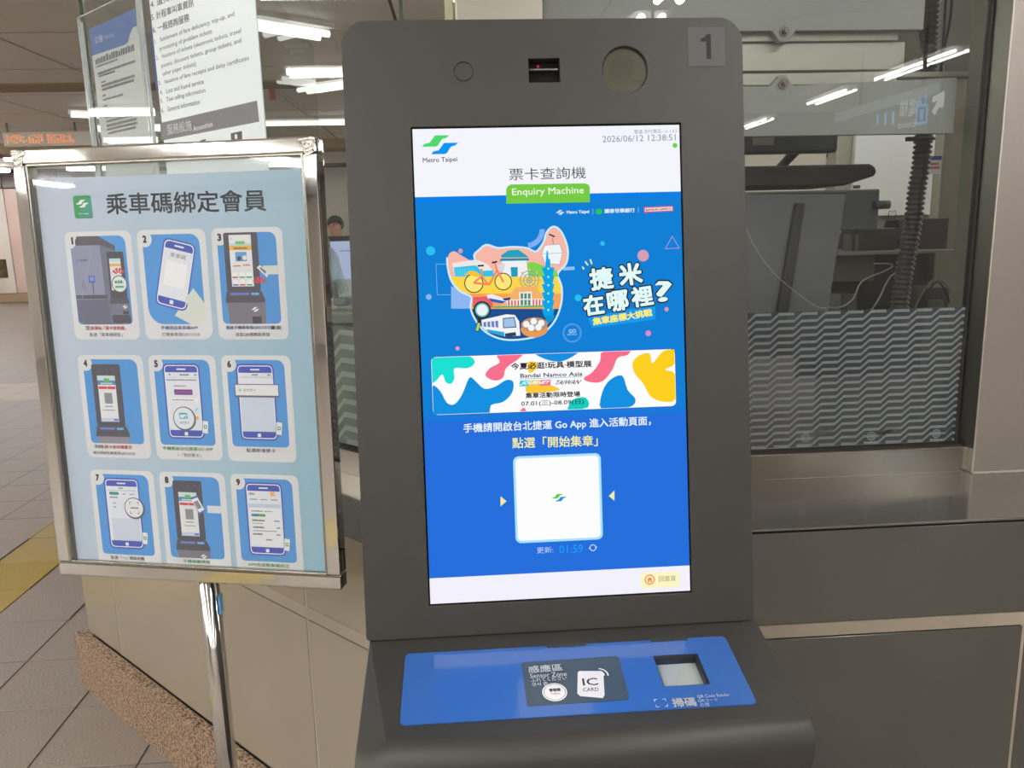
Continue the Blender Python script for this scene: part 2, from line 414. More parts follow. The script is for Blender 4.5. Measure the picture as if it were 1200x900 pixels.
# granite plinth
granite = mat('granite', '9c8670', 0.35, bump=(200, 0.1))
nt = granite.node_tree; vo = nt.nodes.new('ShaderNodeTexNoise'); vo.inputs['Scale'].default_value = 150; vo.inputs['Detail'].default_value = 2
rp = nt.nodes.new('ShaderNodeValToRGB'); tcn = nt.nodes.new('ShaderNodeTexCoord')
nt.links.new(tcn.outputs['Object'], vo.inputs['Vector']); nt.links.new(vo.outputs['Fac'], rp.inputs['Fac'])
e = rp.color_ramp.elements; e[0].position = 0.40; e[0].color = lin('4a3d33') + (1,); e[1].position = 0.60; e[1].color = lin('b59a80') + (1,)
x = e.new(0.47); x.color = lin('7d6955') + (1,); x = e.new(0.53); x.color = lin('a1876e') + (1,)
nt.links.new(rp.outputs['Color'], nt.nodes['Principled BSDF'].inputs['Base Color'])
base = empty('baseboard_booth', (XC, YW, 0)); props(base, kind='structure')
PB = 0.035; D1 = DW - PB
sj = (Vector((XC, YW, 0)) - Vector(hit(229.5, 875, NC, D1)).xy.to_3d()).length
for s0, s1 in ((-0.016, sj - 0.34), (sj - 0.336, sj - 0.0018), (sj + 0.0018, SCH + 0.032)):
    chpiece('granite_block', s0, s1, 0.0, 0.195, granite, 0.003, 0.0, PB, base)
for x0, x1 in ((XC - 0.01, 0.6), (0.604, 1.5), (1.504, 2.6), (2.604, 5.0)):
    b = B(); b.box(x0, x1, YW - PB, YW, 0, 0.195); b.build('granite_block', granite, base, bevel=0.003)
# ledge: steel counter top with mitred corner, upstand strip and sill
def band(d0, y0, d1, y1, z0, z1, xr=5.0, xl=XE):
    """plan strip between two parallel offset lines of the wall (outer d0/y0, inner d1/y1)"""
    b = B(); o = (along(d0, y0), y0); i = (along(d1, y1), y1)
    xl2 = xl + 0.0
    b.prism([o, (xr, y0), (xr, y1), i, (xl2, d1 / S2 - xl2), (xl2, d0 / S2 - xl2)], z0, z1); return b
LD = DW + 0.256; LY = YW + 0.301
led = band(DW - 0.003, YW - 0.003, LD, LY, ZL - 0.005, ZL).build('trim_8', steel_l, bevel=0.001)
props(led, kind='structure')
up = band(LD, LY, LD + 0.012, LY + 0.012, ZL - 0.01, 0.966, xl=-1.22).build('window_sill', mat('sill_steel', 'a69f94', 0.14, 0.85), bevel=0.002)
props(up, kind='structure')
b = band(LD + 0.004, LY + 0.004, DG + 0.004, YG + 0.004, 0.960, 0.972, xr=1.175, xl=-1.21); b.build('trim_3', rubber, kind='structure')
# steel cladding right of the window, with its jamb
b = B(); b.box(1.190, 5.0, YG - 0.045, YG + 0.02, ZL, ZC); o = b.build('wall_right', steel, bevel=0.003, kind='structure')
jb = B(); jb.quad((1.1895, YG - 0.043, ZL + 0.06), (1.1895, YG - 0.043, ZC), (1.176, YG - 0.002, ZC), (1.176, YG - 0.002, ZL + 0.06))
jb.box(1.176, 1.1895, YG - 0.002, YG + 0.02, ZL + 0.06, ZC); jb.build('window_jamb', steel_d, kind='structure')
b = B(); b.box(1.168, 1.176, YG - 0.006, YG + 0.012, 0.966, ZC); b.build('trim_4', rubber, bevel=0.002, kind='structure')
cs = B(); cs.tube([(1.19 + 0.012 * k, YG - 0.047 + 0.001 * math.sin(k * 2.1), ZL + 0.001 + 0.0008 * math.sin(k * 3.3)) for k in range(24)], 0.004, 6); cs.build('trim_5', caulk, kind='structure')
# glass
gl = glass_mat('booth_glass', 'f2f5f2', 0.055, 0.0, 0.025, 'cccfcb')
win = B(); win.quad((along(DG, YG), YG, 0.966), (1.172, YG, 0.966), (1.172, YG, ZC), (along(DG, YG), YG, ZC)); w1 = win.build('window_1', gl, kind='structure')
XGE = -1.20
win = B(); win.quad((XGE, DG / S2 - XGE, 0.966), (along(DG, YG), YG, 0.966), (along(DG, YG), YG, ZC), (XGE, DG / S2 - XGE, ZC)); w2 = win.build('window_2', gl, kind='structure')
win = B(); win.quad((XGE, DG / S2 - XGE, 0.966), (XGE, 7.5, 0.966), (XGE, 7.5, ZC), (XGE, DG / S2 - XGE, ZC)); w3 = win.build('window_3', glass_mat('side_glass', 'f4f8f4', 0.02, 0.0, 0.0), kind='structure')
edge = mat('glass_edge', '3c4a40', 0.2)
b = B(); b.box(-0.004, 0.004, -0.006, 0.006, 0.966, ZC, Matrix.Translation((along(DG, YG), YG, 0))); b.build('trim_6', edge, kind='structure')
b = B(); b.box(-0.005, 0.005, -0.005, 0.005, 0.966, ZC, Matrix.Translation((XGE - 0.002, DG / S2 - XGE, 0))); b.build('trim_7', edge, kind='structure')
# patterned privacy film on the lower glass: a smoky sheet with stepped pale lines
def film_mat(name, col, op):
    m = bpy.data.materials.new(name); m.use_nodes = True; nt = m.node_tree; N = nt.nodes; L = nt.links; N.clear()
    o = N.new('ShaderNodeOutputMaterial'); t = N.new('ShaderNodeBsdfTransparent'); d = N.new('ShaderNodeBsdfDiffuse'); x = N.new('ShaderNodeMixShader')
    d.inputs[0].default_value = lin(col) + (1,); x.inputs[0].default_value = op
    L.new(t.outputs[0], x.inputs[1]); L.new(d.outputs[0], x.inputs[2]); L.new(x.outputs[0], o.inputs[0]); return m
film_a = film_mat('film_smoke', '4d5155', 0.8); film_b = film_mat('film_line', '84898b', 0.9)
def film(O, X, width, z0, z1, parent_win, label, k=1.0, fa=None, fb=None):
    M = frame(O, X, (0, 0, 1)); r = props(empty('privacy_film', O), label, 'window film', 'patterned films on the booth glass')
    b = B(); b.quad(*(M @ Vector(p) for p in ((0, z0, 0), (width, z0, 0), (width, z1, 0), (0, z1, 0)))); b.build('sheet', fa or film_a, r)
    P, sp, th, fl = 0.0545 * k, 0.0165 * k, 0.0064 * k, 0.66; fbm = fb or film_b
    b = B(); Lm = b.bm
    kmin = int(-(width / P) - 3); kmax = int((z1 - z0) / sp) + 2
    cuts = sorted({min(max(k * P + o, 0), width) for k in range(-1, int(width / P) + 2) for o in (0, fl * P)} | {0, width})
    def h(x):
        k = math.floor(x / P); f = x / P - k; return sp * (k + max(0.0, (f - fl) / (1 - fl)))
    for kk in range(kmin, kmax):
        off = kk * sp
        for xa, xb in zip(cuts[:-1], cuts[1:]):
            if xb - xa < 1e-6: continue
            ha = off + h(xa + 1e-7); hb = off + h(xb - 1e-7)
            lo = z0; hi = z1
            if max(ha, hb) + th + z0 > hi or min(ha, hb) + z0 < lo: continue
            b.quad(*(M @ Vector(p) for p in ((xa, z0 + ha, 0.0006), (xb, z0 + hb, 0.0006), (xb, z0 + hb + th, 0.0006), (xa, z0 + ha + th, 0.0006))))
    b.build('stepped_lines', fbm, r)
    return r
f1 = film((along(DG, YG) + 0.01, YG - 0.0015, 0), (1, 0, 0), 1.265, 0.975, 1.297, w1, 'grey privacy film with stepped pale lines, on the glass right of the kiosk')
o2 = Vector((XGE + 0.01, DG / S2 - XGE - 0.01, 0)) - NC * 0.0015
f2 = film(tuple(o2), (S2, -S2, 0), 1.53, 0.975, 1.275, w2, 'grey privacy film with stepped pale lines, on the slanted glass between poster stand and kiosk', 2.1, film_mat('film_backlit', '7f877d', 0.6), film_mat('film_backlit_line', 'a4aca0', 0.8))  # same film; the bright counter behind it is put into paler colours
del f1['group'], f2['group']
a = Art(frame((along(DG, YG), YG - 0.0022, 0), (1, 0, 0), (0, 0, 1)), lambda c: film_b, z0=0.0005)
for uu, vv in ((944, 513), (1021, 511), (1097, 508)):
    x, y = a.px(uu, vv)
    a.ring(x, y, 0.011, 0.003, 'x'); a.ring(x, y, 0.006, 0.002, 'x'); a.text('metro', (x + 0.016, y - 0.006), (x + 0.062, y - 0.018), 0.011, 'x', 0.02)
a.build('watermark', f1, kind='stuff')
# ================================================================== LIGHTS OF THE HALL: twin-tube ceiling fixtures
tray = mat('light_tray', 'd8d5cf', 0.35)
tubem = glow_mat('fbfaf7', TUBE); MATS['tube'] = tubem
NW = 'zero one two three four five six seven eight nine ten eleven twelve thirteen'.split(); ORD = ['first', 'second', 'third', 'fourth', 'fifth', 'sixth', 'seventh', 'eighth', 'ninth', 'tenth', 'eleventh', 'twelfth', 'thirteenth', 'fourteenth', 'fifteenth', 'sixteenth']; _rows = {}
def fixture(x, y, ang, z=ZC, label=None, n=1, group='twin-tube lights of the hall ceiling', slim=False):
    if label is None:
        k_ = _rows.setdefault(round(x), 0); _rows[round(x)] += 1
        label = 'twin-tube ceiling light, %s of the row %s' % (ORD[k_], ('%s metres left of the kiosk' % NW[-round(x)]) if round(x) < 0 else ('%s metres right of the camera' % NW[round(x)]) if round(x) > 0 else 'above the kiosk')
    r = props(empty('ceiling_light', (x, y, z)), label or 'white twin-tube fluorescent light recessed in the hall ceiling', 'ceiling light', group)
    M = Matrix.Translation((x, y, z)) @ Matrix.Rotation(math.radians(ang), 4, 'Z')
    tr, ts, tw = (0.019, 0.060, 0.11) if slim is True else (0.026, 0.070, 0.12) if slim else (0.032, 0.078, 0.15)
    b = B(); L = 0.62 * n
    b.prism(rrect(-L, -tw, L, tw, 0.004, 1), -0.04, 0.0, M); b.box(-L, L, -0.012, 0.012, -0.085, -0.04, M)
    b.build('tray', tray, r)
    for s in (-1, 1):
        t = B(); t.tube([M @ Vector((-L + 0.03, s * ts, -0.080)), M @ Vector((L - 0.03, s * ts, -0.080))], tr, 8); t.build('tube', glow_mat('fbfaf7', 2.2) if slim == 'soft' else tubem, r)  # soft tubes in view kept dim while off-view tubes stay strong
    return r
# seen through the slanted glass
def from_end(e, o, n=1):
    """fixture whose near end lies at the measured point e and which runs towards point o"""
    a_, c_ = hit(*e, (0, 0, 1), ZC), hit(*o, (0, 0, 1), ZC); d = (c_ - a_).normalized(); m = a_ + d * 0.62 * n
    return m.x, m.y, math.degrees(math.atan2(d.y, d.x))
fixture(*from_end((383, 30), (290, 14)), slim='soft', label='nearest twin-tube ceiling light above the slanted booth glass, cut by the notice sheet', group=None)
fixture(*from_end((352, 98), (404, 90)), slim='soft', label='twin-tube ceiling light seen just left of the kiosk top edge', group=None)
p3 = hit(370, 137, (0, 0, 1), ZC); fixture(p3.x + 0.1, p3.y, 0, n=1.6, slim='soft', label='long ceiling light crossing behind the kiosk top left', group=None)
fixture(-0.02, 5.62, 45, slim='soft', label='ceiling light over the booth, its tip showing above the kiosk', group=None)
p = hit(397, 211, (0, 0, 1), ZC)
for q_ in ((400, 210), (403, 221), (398, 232)):
    p = hit(q_[0], q_[1], (0, 0, 1), ZC - 0.05)
    if p.y < 21: fixture(p.x, p.y, 0)
fixture(*from_end((79, 126), (100, 127), 0.5), n=0.5, slim='soft', label='small ceiling light far down the hall, left of the notice holder', group=None)
for y in (16.5, 19.0):
    for x in (-10.5, -8.0, 1.5): fixture(x, y, 0)
    fixture(-12.5, y, 0)
for y in (6.0, 9.5, 13.0):
    for x in (-12.0, -9.0): fixture(x, y, 90, n=2)  # off-view rows added to keep the far hall and ceiling bright
for x in (2.2, 5.5): fixture(x, 12.2, 0)
# the row mirrored in the window, behind and right of the camera, then unseen rows added to light the hall
for y, n_ in ((-4.75, 1.22), (-6.7, 0.9), (-9.3, 1.0)): fixture(4.72, y, 90, n=n_, slim=True, label='ceiling light mirrored in the booth window, %s of the row' % {-4.75: 'nearest and longest', -6.7: 'second', -9.3: 'farthest'}[y], group=None)
for y in (-1.5, 0.6): fixture(5.6, y, 90)
for x in (-6.6, -3.9, -1.2, 1.5):
    for y in (-10.0, -7.0, -4.0, -1.0, 2.0):
        if not (x > -3 and y > 1.5): fixture(x, y, 90, n=2.1)  # unseen rows, lengthened to give more light
for x in (8.0, 11.0):
    for y in (1.0, 4.5, 8.0, 11.5): fixture(x, y, 90, n=2)  # off-view rows added on the right for more hall light
for x in (4.6, 6.6): fixture(x, 7.5, 90, n=2)
fixture(1.75, 2.55, 0, label='ceiling light inside the booth', group=None)  # unseen lamp added to brighten the white board
for x, y in ((-9.0, 0.0), (-9.0, -4.0), (-11.6, -2.0), (-11.6, -6.0)): fixture(x, y, 90, n=2); fixture(2.2, 0.6, 0)  # off-view lamps added to lift the ceiling brightness
# small ceiling fittings seen through the glass
def fitting(u, v, r, label):
    p = hit(u, v, (0, 0, 1), ZC - 0.03); b = B(); b.disc((0, 0), r, -0.02, 0.03); b.disc((0, 0), r * 0.6, -0.06, -0.02)
    o = b.build('smoke_detector', tray, None, Matrix.Translation(p)); props(o, label, 'smoke detector'); return o
fitting(348, 56, 0.10, 'round smoke detector on the ceiling below the nearest tube light')
# red exit-type tag hanging far off, and the long orange LED board
b = B(); p = hit(319, 106, (0, 1, 0), 9.6); b.box(-0.032, 0.032, -0.01, 0.01, -0.10, 0.10, Matrix.Translation(p)); b.box(-0.004, 0.004, -0.004, 0.004, 0.10, ZC - p.z, Matrix.Translation(p))
props(b.build('hanging_tag', mat('red_tag', 'c8324a', 0.4)), 'narrow red tag hanging from the hall ceiling behind the glass', 'sign')
led = props(empty('led_board', tuple(hit(48, 163, (0, 1, 0), 12.0))), 'long ceiling-hung display board with glowing orange characters', 'display board')
a0 = hit(8, 163, (0, 1, 0), 12.0); a1 = hit(88, 163, (0, 1, 0), 12.0)
b = B(); b.box(a0.x - 0.05, a1.x + 0.3, 12.0, 12.08, a0.z - 0.10, a0.z + 0.09); b.build('housing', ceil_m, led, bevel=0.005)
for x in (a0.x, a1.x):
    b = B(); b.box(x - 0.01, x + 0.01, 12.03, 12.05, a0.z + 0.09, ZC); b.build('hanger', steel_d, led)
b = B(); n = 0; rnd = random.Random(3)
x = a0.x
while x < a1.x:
    if not (0.52 < (x - a0.x) / (a1.x - a0.x) < 0.58):
        for zz in (-0.06, -0.035, -0.01, 0.015, 0.04):
            if rnd.random() < 0.75: b.quad((x, 11.995, a0.z + zz), (x + 0.03 * rnd.uniform(0.6, 1.2), 11.995, a0.z + zz), (x + 0.03, 11.995, a0.z + zz + 0.012), (x, 11.995, a0.z + zz + 0.012))
    x += 0.042
b.build('orange_diodes', glow_mat('ff9a5a', 1.0), led, kind='stuff')
# the elevator sign behind the camera, mirrored in the booth window
XS = 3.95; sg = props(empty('elevator_sign', (XS, -3.75, 2.35)), 'dark hanging elevator direction sign, mirrored in the window right of the kiosk', 'sign')
b = B(); b.box(XS, XS + 0.14, -4.9, -3.02, 2.06, 2.60); b.build('housing', mat('sign_charcoal', '3c4147', 0.4), sg, bevel=0.01)
for y in (-4.5, -3.4):
    b = B(); b.tube([(XS + 0.07, y, 2.6), (XS + 0.07, y, ZC)], 0.015, 8); b.build('hanger', steel_d, sg)
def mir(u, v):
    """where the sight line of a photo point, mirrored in the booth window, meets the sign's face; in the sign's own coordinates"""
    p_ = hit(u, v, (0, 1, 0), YG); d = ray(u, v); t_ = (XS - p_.x) / d.x; q_ = Vector((XS, p_.y - d.y * t_, p_.z + d.z * t_)); return (-3.02 - q_.y, 2.60 - q_.z)
def SG(c): return glow_mat(c, {'f4f6f8': 4.5, '2f8fe0': 8.0, 'b9c4cc': 2.0}.get(c, 0.8))
A = Art(frame((XS - 0.001, -3.02, 2.60), (0, -1, 0), (0, 0, 1)), SG, z0=0.001)
A.rect(0.01, 0.01, 1.87, 0.10, 'b9c4cc'); 
def ml(pts, w_, c, cl=False): A.line([mir(*p) for p in pts], w_, c, cl)
ml(((1094, 133), (1104, 114)), 0.06, 'f4f6f8'); ml(((1093, 117), (1105, 111), (1104, 126)), 0.05, 'f4f6f8')
ml(((1075, 124), (1087, 123), (1086, 143), (1074, 145)), 0.025, '2f8fe0', True); ml(((1081, 128), (1080, 140)), 0.05, '2f8fe0')
for u in (1078, 1085): ml(((u, 121), (u, 112)), 0.025, '2f8fe0')
ml(((1075.5, 118), (1078, 121.5), (1080.5, 118)), 0.018, '2f8fe0'); ml(((1082.5, 114.5), (1085, 111), (1087.5, 114.5)), 0.018, '2f8fe0')
def mt(t, p0, p1, hpx, c, wd):
    a_, c_ = mir(*p0), mir(*p1); m_ = ((p0[0] + p1[0]) / 2, (p0[1] + p1[1]) / 2); h_ = abs(mir(m_[0], m_[1] - hpx / 2)[1] - mir(m_[0], m_[1] + hpx / 2)[1]); A.text(t, a_, c_, h_, c, wd)
mt('電梯', (1075, 125), (1055, 128), 20, 'f4f6f8', 0.0); mt('Elevator', (1073, 144), (1052, 147), 8, 'f4f6f8', 0.0)
for k in range(3): ml(((1047 - 9 * k, 131 + k), (1047 - 9 * k, 146)), 0.04, '2f8fe0')
A.build('lettering', sg)

# ================================================================== THINGS INSIDE THE BOOTH (seen through the glass)
gpan = mat('grey_sheet_metal', '8d8f8c', 0.5, 0.0, var=(6, 0.3, '858784')); galu = mat('aluminium_profile', 'a5a49c', 0.4, 0.5, bump=(40, 0.1), aniso=(1, 30, 30))
blackp = mat('black_plastic', '2c2d2e', 0.45, bump=(200, 0.2)); greyp = mat('charcoal_plastic', '4d5154', 0.5); beige = mat('beige_wall', 'a7a494', 0.5)
def X(u, v, y): return hit(u, v, (0, 1, 0), y)
def pbox(u0, v0, u1, v1, y, dep, b=None):
    b = b or B(); l = X(u0, (v0 + v1) / 2, y); r = X(u1, (v0 + v1) / 2, y); t = X((u0 + u1) / 2, v0, y); q = X((u0 + u1) / 2, v1, y)
    b.box(l.x, r.x, y, y + dep, q.z, t.z); return b
def bolt(u, v, y, parent):
    c = X(u, v, y); M = frame(c, (1, 0, 0), (0, 0, 1)); b = B()
    b.disc((0, 0), 0.011, 0, 0.003, M, 20); b.prism([(0.0075 * math.cos(k * math.pi / 3), 0.0075 * math.sin(k * math.pi / 3)) for k in range(6)], 0.003, 0.009, M); b.disc((0, 0), 0.004, 0.009, 0.014, M, 12)
    b.build('bolt', steel_d, parent)
YP = 1.86
up_ = props(empty('display_panel', tuple(X(800, 20, YP))), 'upper grey sheet-metal panel above the kiosk, behind the glass', 'metal panel')
l = X(637, 20, YP); r = X(1082, 36, YP); zt = 2.45; zb = X(870, 36.5, YP).z; t1 = X(905, 36, YP).x; t2 = X(933, 36, YP).x; zt2 = X(919, 49, YP).z
b = B(); M = frame((0, YP, 0), (1, 0, 0), (0, 0, 1))
b.prism([(l.x, zb), (t1, zb), (t1 + 0.018, zt2), (t2 - 0.018, zt2), (t2, zb), (r.x, zb), (r.x, zt), (l.x, zt)], -0.02, 0.0, M)
b.build('panel', gpan, up_, bevel=0.001); bolt(919, 37, YP - 0.001, up_)
lo_ = props(empty('display_panel', tuple(X(950, 130, YP))), 'lower grey sheet-metal panel right of the kiosk, under the aluminium rails', 'metal panel')
l = X(600, 130, YP); r = X(1119, 130, YP); zt = X(870, 101, YP).z; zb = X(870, 160, YP).z; zb2 = X(1119, 156, YP).z; t1 = X(903, 101, YP).x; t2 = X(930, 101, YP).x; zt2 = X(918, 88, YP).z
b = B(); b.prism([(l.x, zb), (r.x, zb2), (r.x, zt + 0.012), (t2, zt), (t2 - 0.02, zt2), (t1 + 0.02, zt2), (t1, zt), (l.x, zt)], -0.02, 0.0, M)
b.build('panel', gpan, lo_, bevel=0.001); bolt(918, 98, YP - 0.001, lo_)
for i, (u1, v0, v1, nm) in enumerate(((1053, 36, 49.5, 'uppermost aluminium rail, directly under the upper grey panel'), (1060, 51.5, 84, 'broad aluminium rail between the two grey panels'), (1051, 87, 101, 'lowest aluminium rail, directly above the lower grey panel'))):
    b = pbox(600, v0, u1, v1, YP + (0.022 if i != 1 else 0.03), 0.03); o = b.build('metal_rail', galu, bevel=0.0015); props(o, nm, 'metal rail')
b = pbox(1051, 84, 1135, 90, YP + 0.06, 0.03); props(b.build('metal_rail', galu, bevel=0.001), 'thin aluminium rail end reaching to the glass frame behind the black conduit', 'metal rail')
# steel box behind rails, right part
b = pbox(1050, -120, 1152, 90, YP + 0.5, 0.05); props(b.build('grey_cabinet', mat('cabinet_grey', '74756e', 0.4, 0.3), bevel=0.003), 'grey metal cabinet behind the conduit at the top right of the window', 'cabinet')
# white jamb plate and mirror panel above kiosk at left of upper panel
b = B(); l = X(533, 10, 1.83); r = X(636, 10, 1.83); b.box(l.x, r.x, 1.83, 1.85, 1.80, 2.5); props(b.build('metal_cover_plate', mat('satin_plate', 'c4bcb4', 0.28, 0.5), bevel=0.004), 'satin light cover plate standing behind the middle of the kiosk top', 'cover plate')
b = B(); l = X(521, 10, 1.84); r = X(531, 10, 1.84); b.box(l.x, r.x, 1.84, 1.88, 1.4, 2.6); props(b.build('cream_post', mat('cream_paint', 'c9c7a2', 0.5), bevel=0.003), 'narrow cream post behind the kiosk top, left of the cover plate', 'post')
# conduit
cpts = [(1092, -40), (1091, 0), (1089, 40), (1087, 90), (1085, 130), (1082, 165), (1079, 195), (1074, 225), (1070, 260), (1063, 300), (1057, 335), (1053, 375), (1050, 420)]
P = [X(u, v, 2.02) for u, v in cpts]; P = [Vector(p) for p in smooth_pts([tuple(p) for p in P], 5, False)]
dense = [P[0]]; step = 0.0042; need = step
for i in range(len(P) - 1):
    d = P[i + 1] - P[i]; L_ = d.length; t = need
    while t <= L_: dense.append(P[i] + d * (t / L_)); t += step
    need = t - L_
b = B(); b.tube(dense, [0.0225 if i % 3 else 0.0165 for i in range(len(dense))], 12); o = b.build('corrugated_conduit', mat('black_conduit', '302f30', 0.35)); props(o, 'black corrugated conduit running down behind the window right of the kiosk', 'conduit')
b = B(); c = X(1082, 163, 2.02); b.tube([c + Vector((0.024 * math.cos(t * math.pi / 6), 0.024 * math.sin(t * math.pi / 6), 0)) for t in range(12)], 0.004, 6, True); b.box(c.x - 0.047, c.x - 0.022, c.y - 0.012, c.y, c.z - 0.005, c.z + 0.005)
props(b.build('cable_tie', blackp), 'black cable tie clamped around the corrugated conduit', 'cable tie')
for i, pts in enumerate((((1081, -30), (1078, 20), (1080, 60), (1086, 110)), ((1117, -30), (1114, 20), (1106, 60), (1102, 84)), ((1110, -30), (1107, 25), (1103, 84)))):
    b = B(); b.tube(smooth_pts([tuple(X(u, v, 2.0 - 0.03 * (i == 0))) for u, v in pts], 4, False), 0.0035, 6)
    props(b.build('cable', blackp), ('thin black cable hanging left of the conduit at the window top', 'outer thin black cable hanging right of the conduit', 'inner thin black cable hanging right of the conduit')[i], 'cable')
# partition with white board and opening
YB = 3.3
b = pbox(970, 40, 1400, 700, YB, 0.08); b.build('wall_partition', beige, bevel=0.003, kind='structure')
b = pbox(1002, 100, 1135, 252, YB - 0.03, 0.025); props(b.build('white_board', mat('board_white', 'eceeee', 0.35, var=(2, 0.4, 'e0e3e2')), bevel=0.002), 'pale wall board behind the conduit', 'board')
st = props(empty('wall_sticker', tuple(X(1100, 195, 2.45))), 'small white sticker with blue and red print on the grey column', 'sticker')
b = pbox(1094, 90, 1122, 560, 2.46, 0.05); props(b.build('column', mat('column_steel', 'a09c8e', 0.35, 0.4), bevel=0.004), 'beige metal column behind the conduit, by the right window frame', 'column')
Sx = Art(frame(X(1089, 184, 2.455), (1, 0, 0), (0, 0, 1)), print_mat); q0 = Sx.px(1090, 183); q1 = Sx.px(1102, 204)
Sx.rect(q0[0], q0[1], q1[0], q1[1], 'e4e4ea'); Sx.rect(q0[0], q0[1], q1[0], q0[1] + 0.012, '3b5aa8'); Sx.rect(q0[0] + .002, q0[1] + 0.02, q1[0] - .008, q0[1] + 0.026, 'd06a78'); Sx.rect(q0[0] + .002, q0[1] + 0.032, q1[0] - .004, q0[1] + 0.038, 'd06a78')
Sx.build('print', st)
# right inner booth wall, oblique
b = B(); b.box(1.222, 1.32, 1.84, 1.935, 0, ZC); b.build('wall_inner', mat('inner_wall', '77776b', 0.4), kind='structure')
# monitor under the lower panel with arm
mo = props(empty('monitor', tuple(X(925, 170, 2.3))), 'dark monitor back with a paper label, just under the lower grey panel', 'monitor')
b = pbox(800, 148, 983, 180, 2.30, 0.05); b.build('housing', greyp, mo, bevel=0.01, segs=3)
b = pbox(882, 161, 907, 170, 2.296, 0.004); b.build('label_plate', mat('label_grey', '8d908c', 0.5), mo)
b = B(); b.tube([X(934, 176, 2.36), X(924, 186, 2.38), X(914, 197, 2.42)], 0.014, 8); b.build('arm', blackp, mo)
# bright glimpse between monitor and printer: far counter lamps
# dark printer lid and body
pr_ = props(empty('printer', tuple(X(950, 215, 2.15))), 'black printer with rounded lid standing on the dark equipment case', 'printer')
b = B(); l = X(800, 205, 2.12); r = X(1028, 205, 2.12); zt = X(960, 193, 2.12).z; zb = X(960, 218, 2.12).z; M = frame((0, 2.12, 0), (1, 0, 0), (0, 0, 1))
b.prism([(l.x, zb), (X(990, 218, 2.12).x, zb), (r.x - 0.005, X(1028, 206, 2.12).z), (r.x, X(1028, 201, 2.12).z), (r.x - 0.006, X(1025, 195, 2.12).z), (r.x - 0.02, zt), (l.x, zt)], -0.22, 0.0, M); b.build('lid', blackp, pr_, bevel=0.006)
for u in (1004, 900):
    c = X(u, 219, 2.15); b = B(); b.disc((0, 0), 0.009, -0.004, 0.004, Matrix.Translation(c)); b.build('foot', steel_d, pr_)
cs_ = props(empty('equipment_case', tuple(X(950, 300, 2.1))), 'large dark equipment case with a leaning lighter cover, behind the glass right of the kiosk', 'equipment case')
b = pbox(800, 224, 1030, 272, 2.10, 0.35); b.build('case', greyp, cs_, bevel=0.004)
b = pbox(800, 224, 1030, 227, 2.095, 0.3); b.build('rim', mat('rim_grey', '6f716d', 0.4), cs_, bevel=0.002)
b = B(); Y0 = 2.085; q = [X(800, 228, Y0), X(992, 228, Y0), X(962, 420, Y0 - 0.03), X(800, 420, Y0 - 0.03)]; q2 = [p + Vector((0, 0.02, 0)) for p in q]
va = [b.bm.verts.new(p) for p in q]; vb = [b.bm.verts.new(p) for p in q2]; b.face(va); b.face(vb[::-1])
for i in range(4): b.face([va[i], va[(i + 1) % 4], vb[(i + 1) % 4], vb[i]])
b.build('cover', mat('cover_slate', '63666b', 0.45), cs_, bevel=0.003)
b = B(); q = [X(934, 238, Y0 - 0.02), X(944, 238, Y0 - 0.02), X(916, 420, Y0 - 0.05), X(903, 420, Y0 - 0.05)]; q2 = [p + Vector((0, 0.02, 0)) for p in q]
va = [b.bm.verts.new(p) for p in q]; vb = [b.bm.verts.new(p) for p in q2]; b.face(va); b.face(vb[::-1])
for i in range(4): b.face([va[i], va[(i + 1) % 4], vb[(i + 1) % 4], vb[i]])
b.build('strap', blackp, cs_, bevel=0.003)
b = B(); c = X(1033, 240, 2.08); b.disc((0, 0), 0.011, -0.02, 0.02, frame(c, (0, 1, 0), (0, 0, 1))); b.build('knob', blackp, cs_)
# shelf unit and clutter beneath
sh = props(empty('equipment_rack', tuple(X(1040, 320, 2.4))), 'dark open equipment rack with shelves behind the conduit', 'equipment rack')
b = pbox(940, 295, 1125, 298, 2.2, 0.3); b.build('shelf', mat('shelf_grey', '8f918c', 0.35, 0.3), sh)
b = pbox(940, 272, 1125, 440, 2.5, 0.03); b.build('back_board', mat('rack_back', '41423f', 0.6, var=(9, 0.3, '57564f')), sh)
b = pbox(940, 370, 1125, 376, 2.2, 0.3); b.build('shelf', mat('shelf_dark', '4c4b47', 0.5), sh)
for u0, v0, u1, v1, mt, nm, lb in ((975, 298, 1025, 330, 'rim_grey', 'terminal_box', 'flat grey terminal box under the shelf'), (1068, 256, 1111, 294.5, 'maroon', 'document_case', 'dark maroon case behind the conduit'), (1004, 268, 1050, 294.5, 'rack_dark', 'card_printer', 'dark card printer on the shelf left of the conduit'), (985, 345, 1004, 372, 'rim_grey', 'power_adapter', 'grey power adapter low in the rack'), (1074, 337, 1112, 372, 'rack_grey', 'junction_box', 'dark grey junction box right of the conduit'), (1092, 352, 1106, 370, 'rim_grey', 'wall_socket', 'small grey socket in front of the junction box')):
    m_ = MATS.get(mt) or mat(mt, {'maroon': '55404a', 'rack_dark': '383936', 'rack_grey': '585955'}[mt], 0.45, var=(12, 0.25, {'maroon': '46393f', 'rack_dark': '4a4b47', 'rack_grey': '4a4b48'}[mt]))
    yy = 2.3 if nm != 'wall_socket' else 2.27
    props(pbox(u0, v0, u1, v1, yy, 0.1 if nm != 'wall_socket' else 0.025).build(nm, m_, bevel=0.003), lb, nm.replace('_', ' '))
for i, (u0, u1) in enumerate(((994, 998), (1002, 1006))): pbox(u0, 275, u1, 298, 2.28, 0.03).build('post', MATS['rim_grey'], sh)
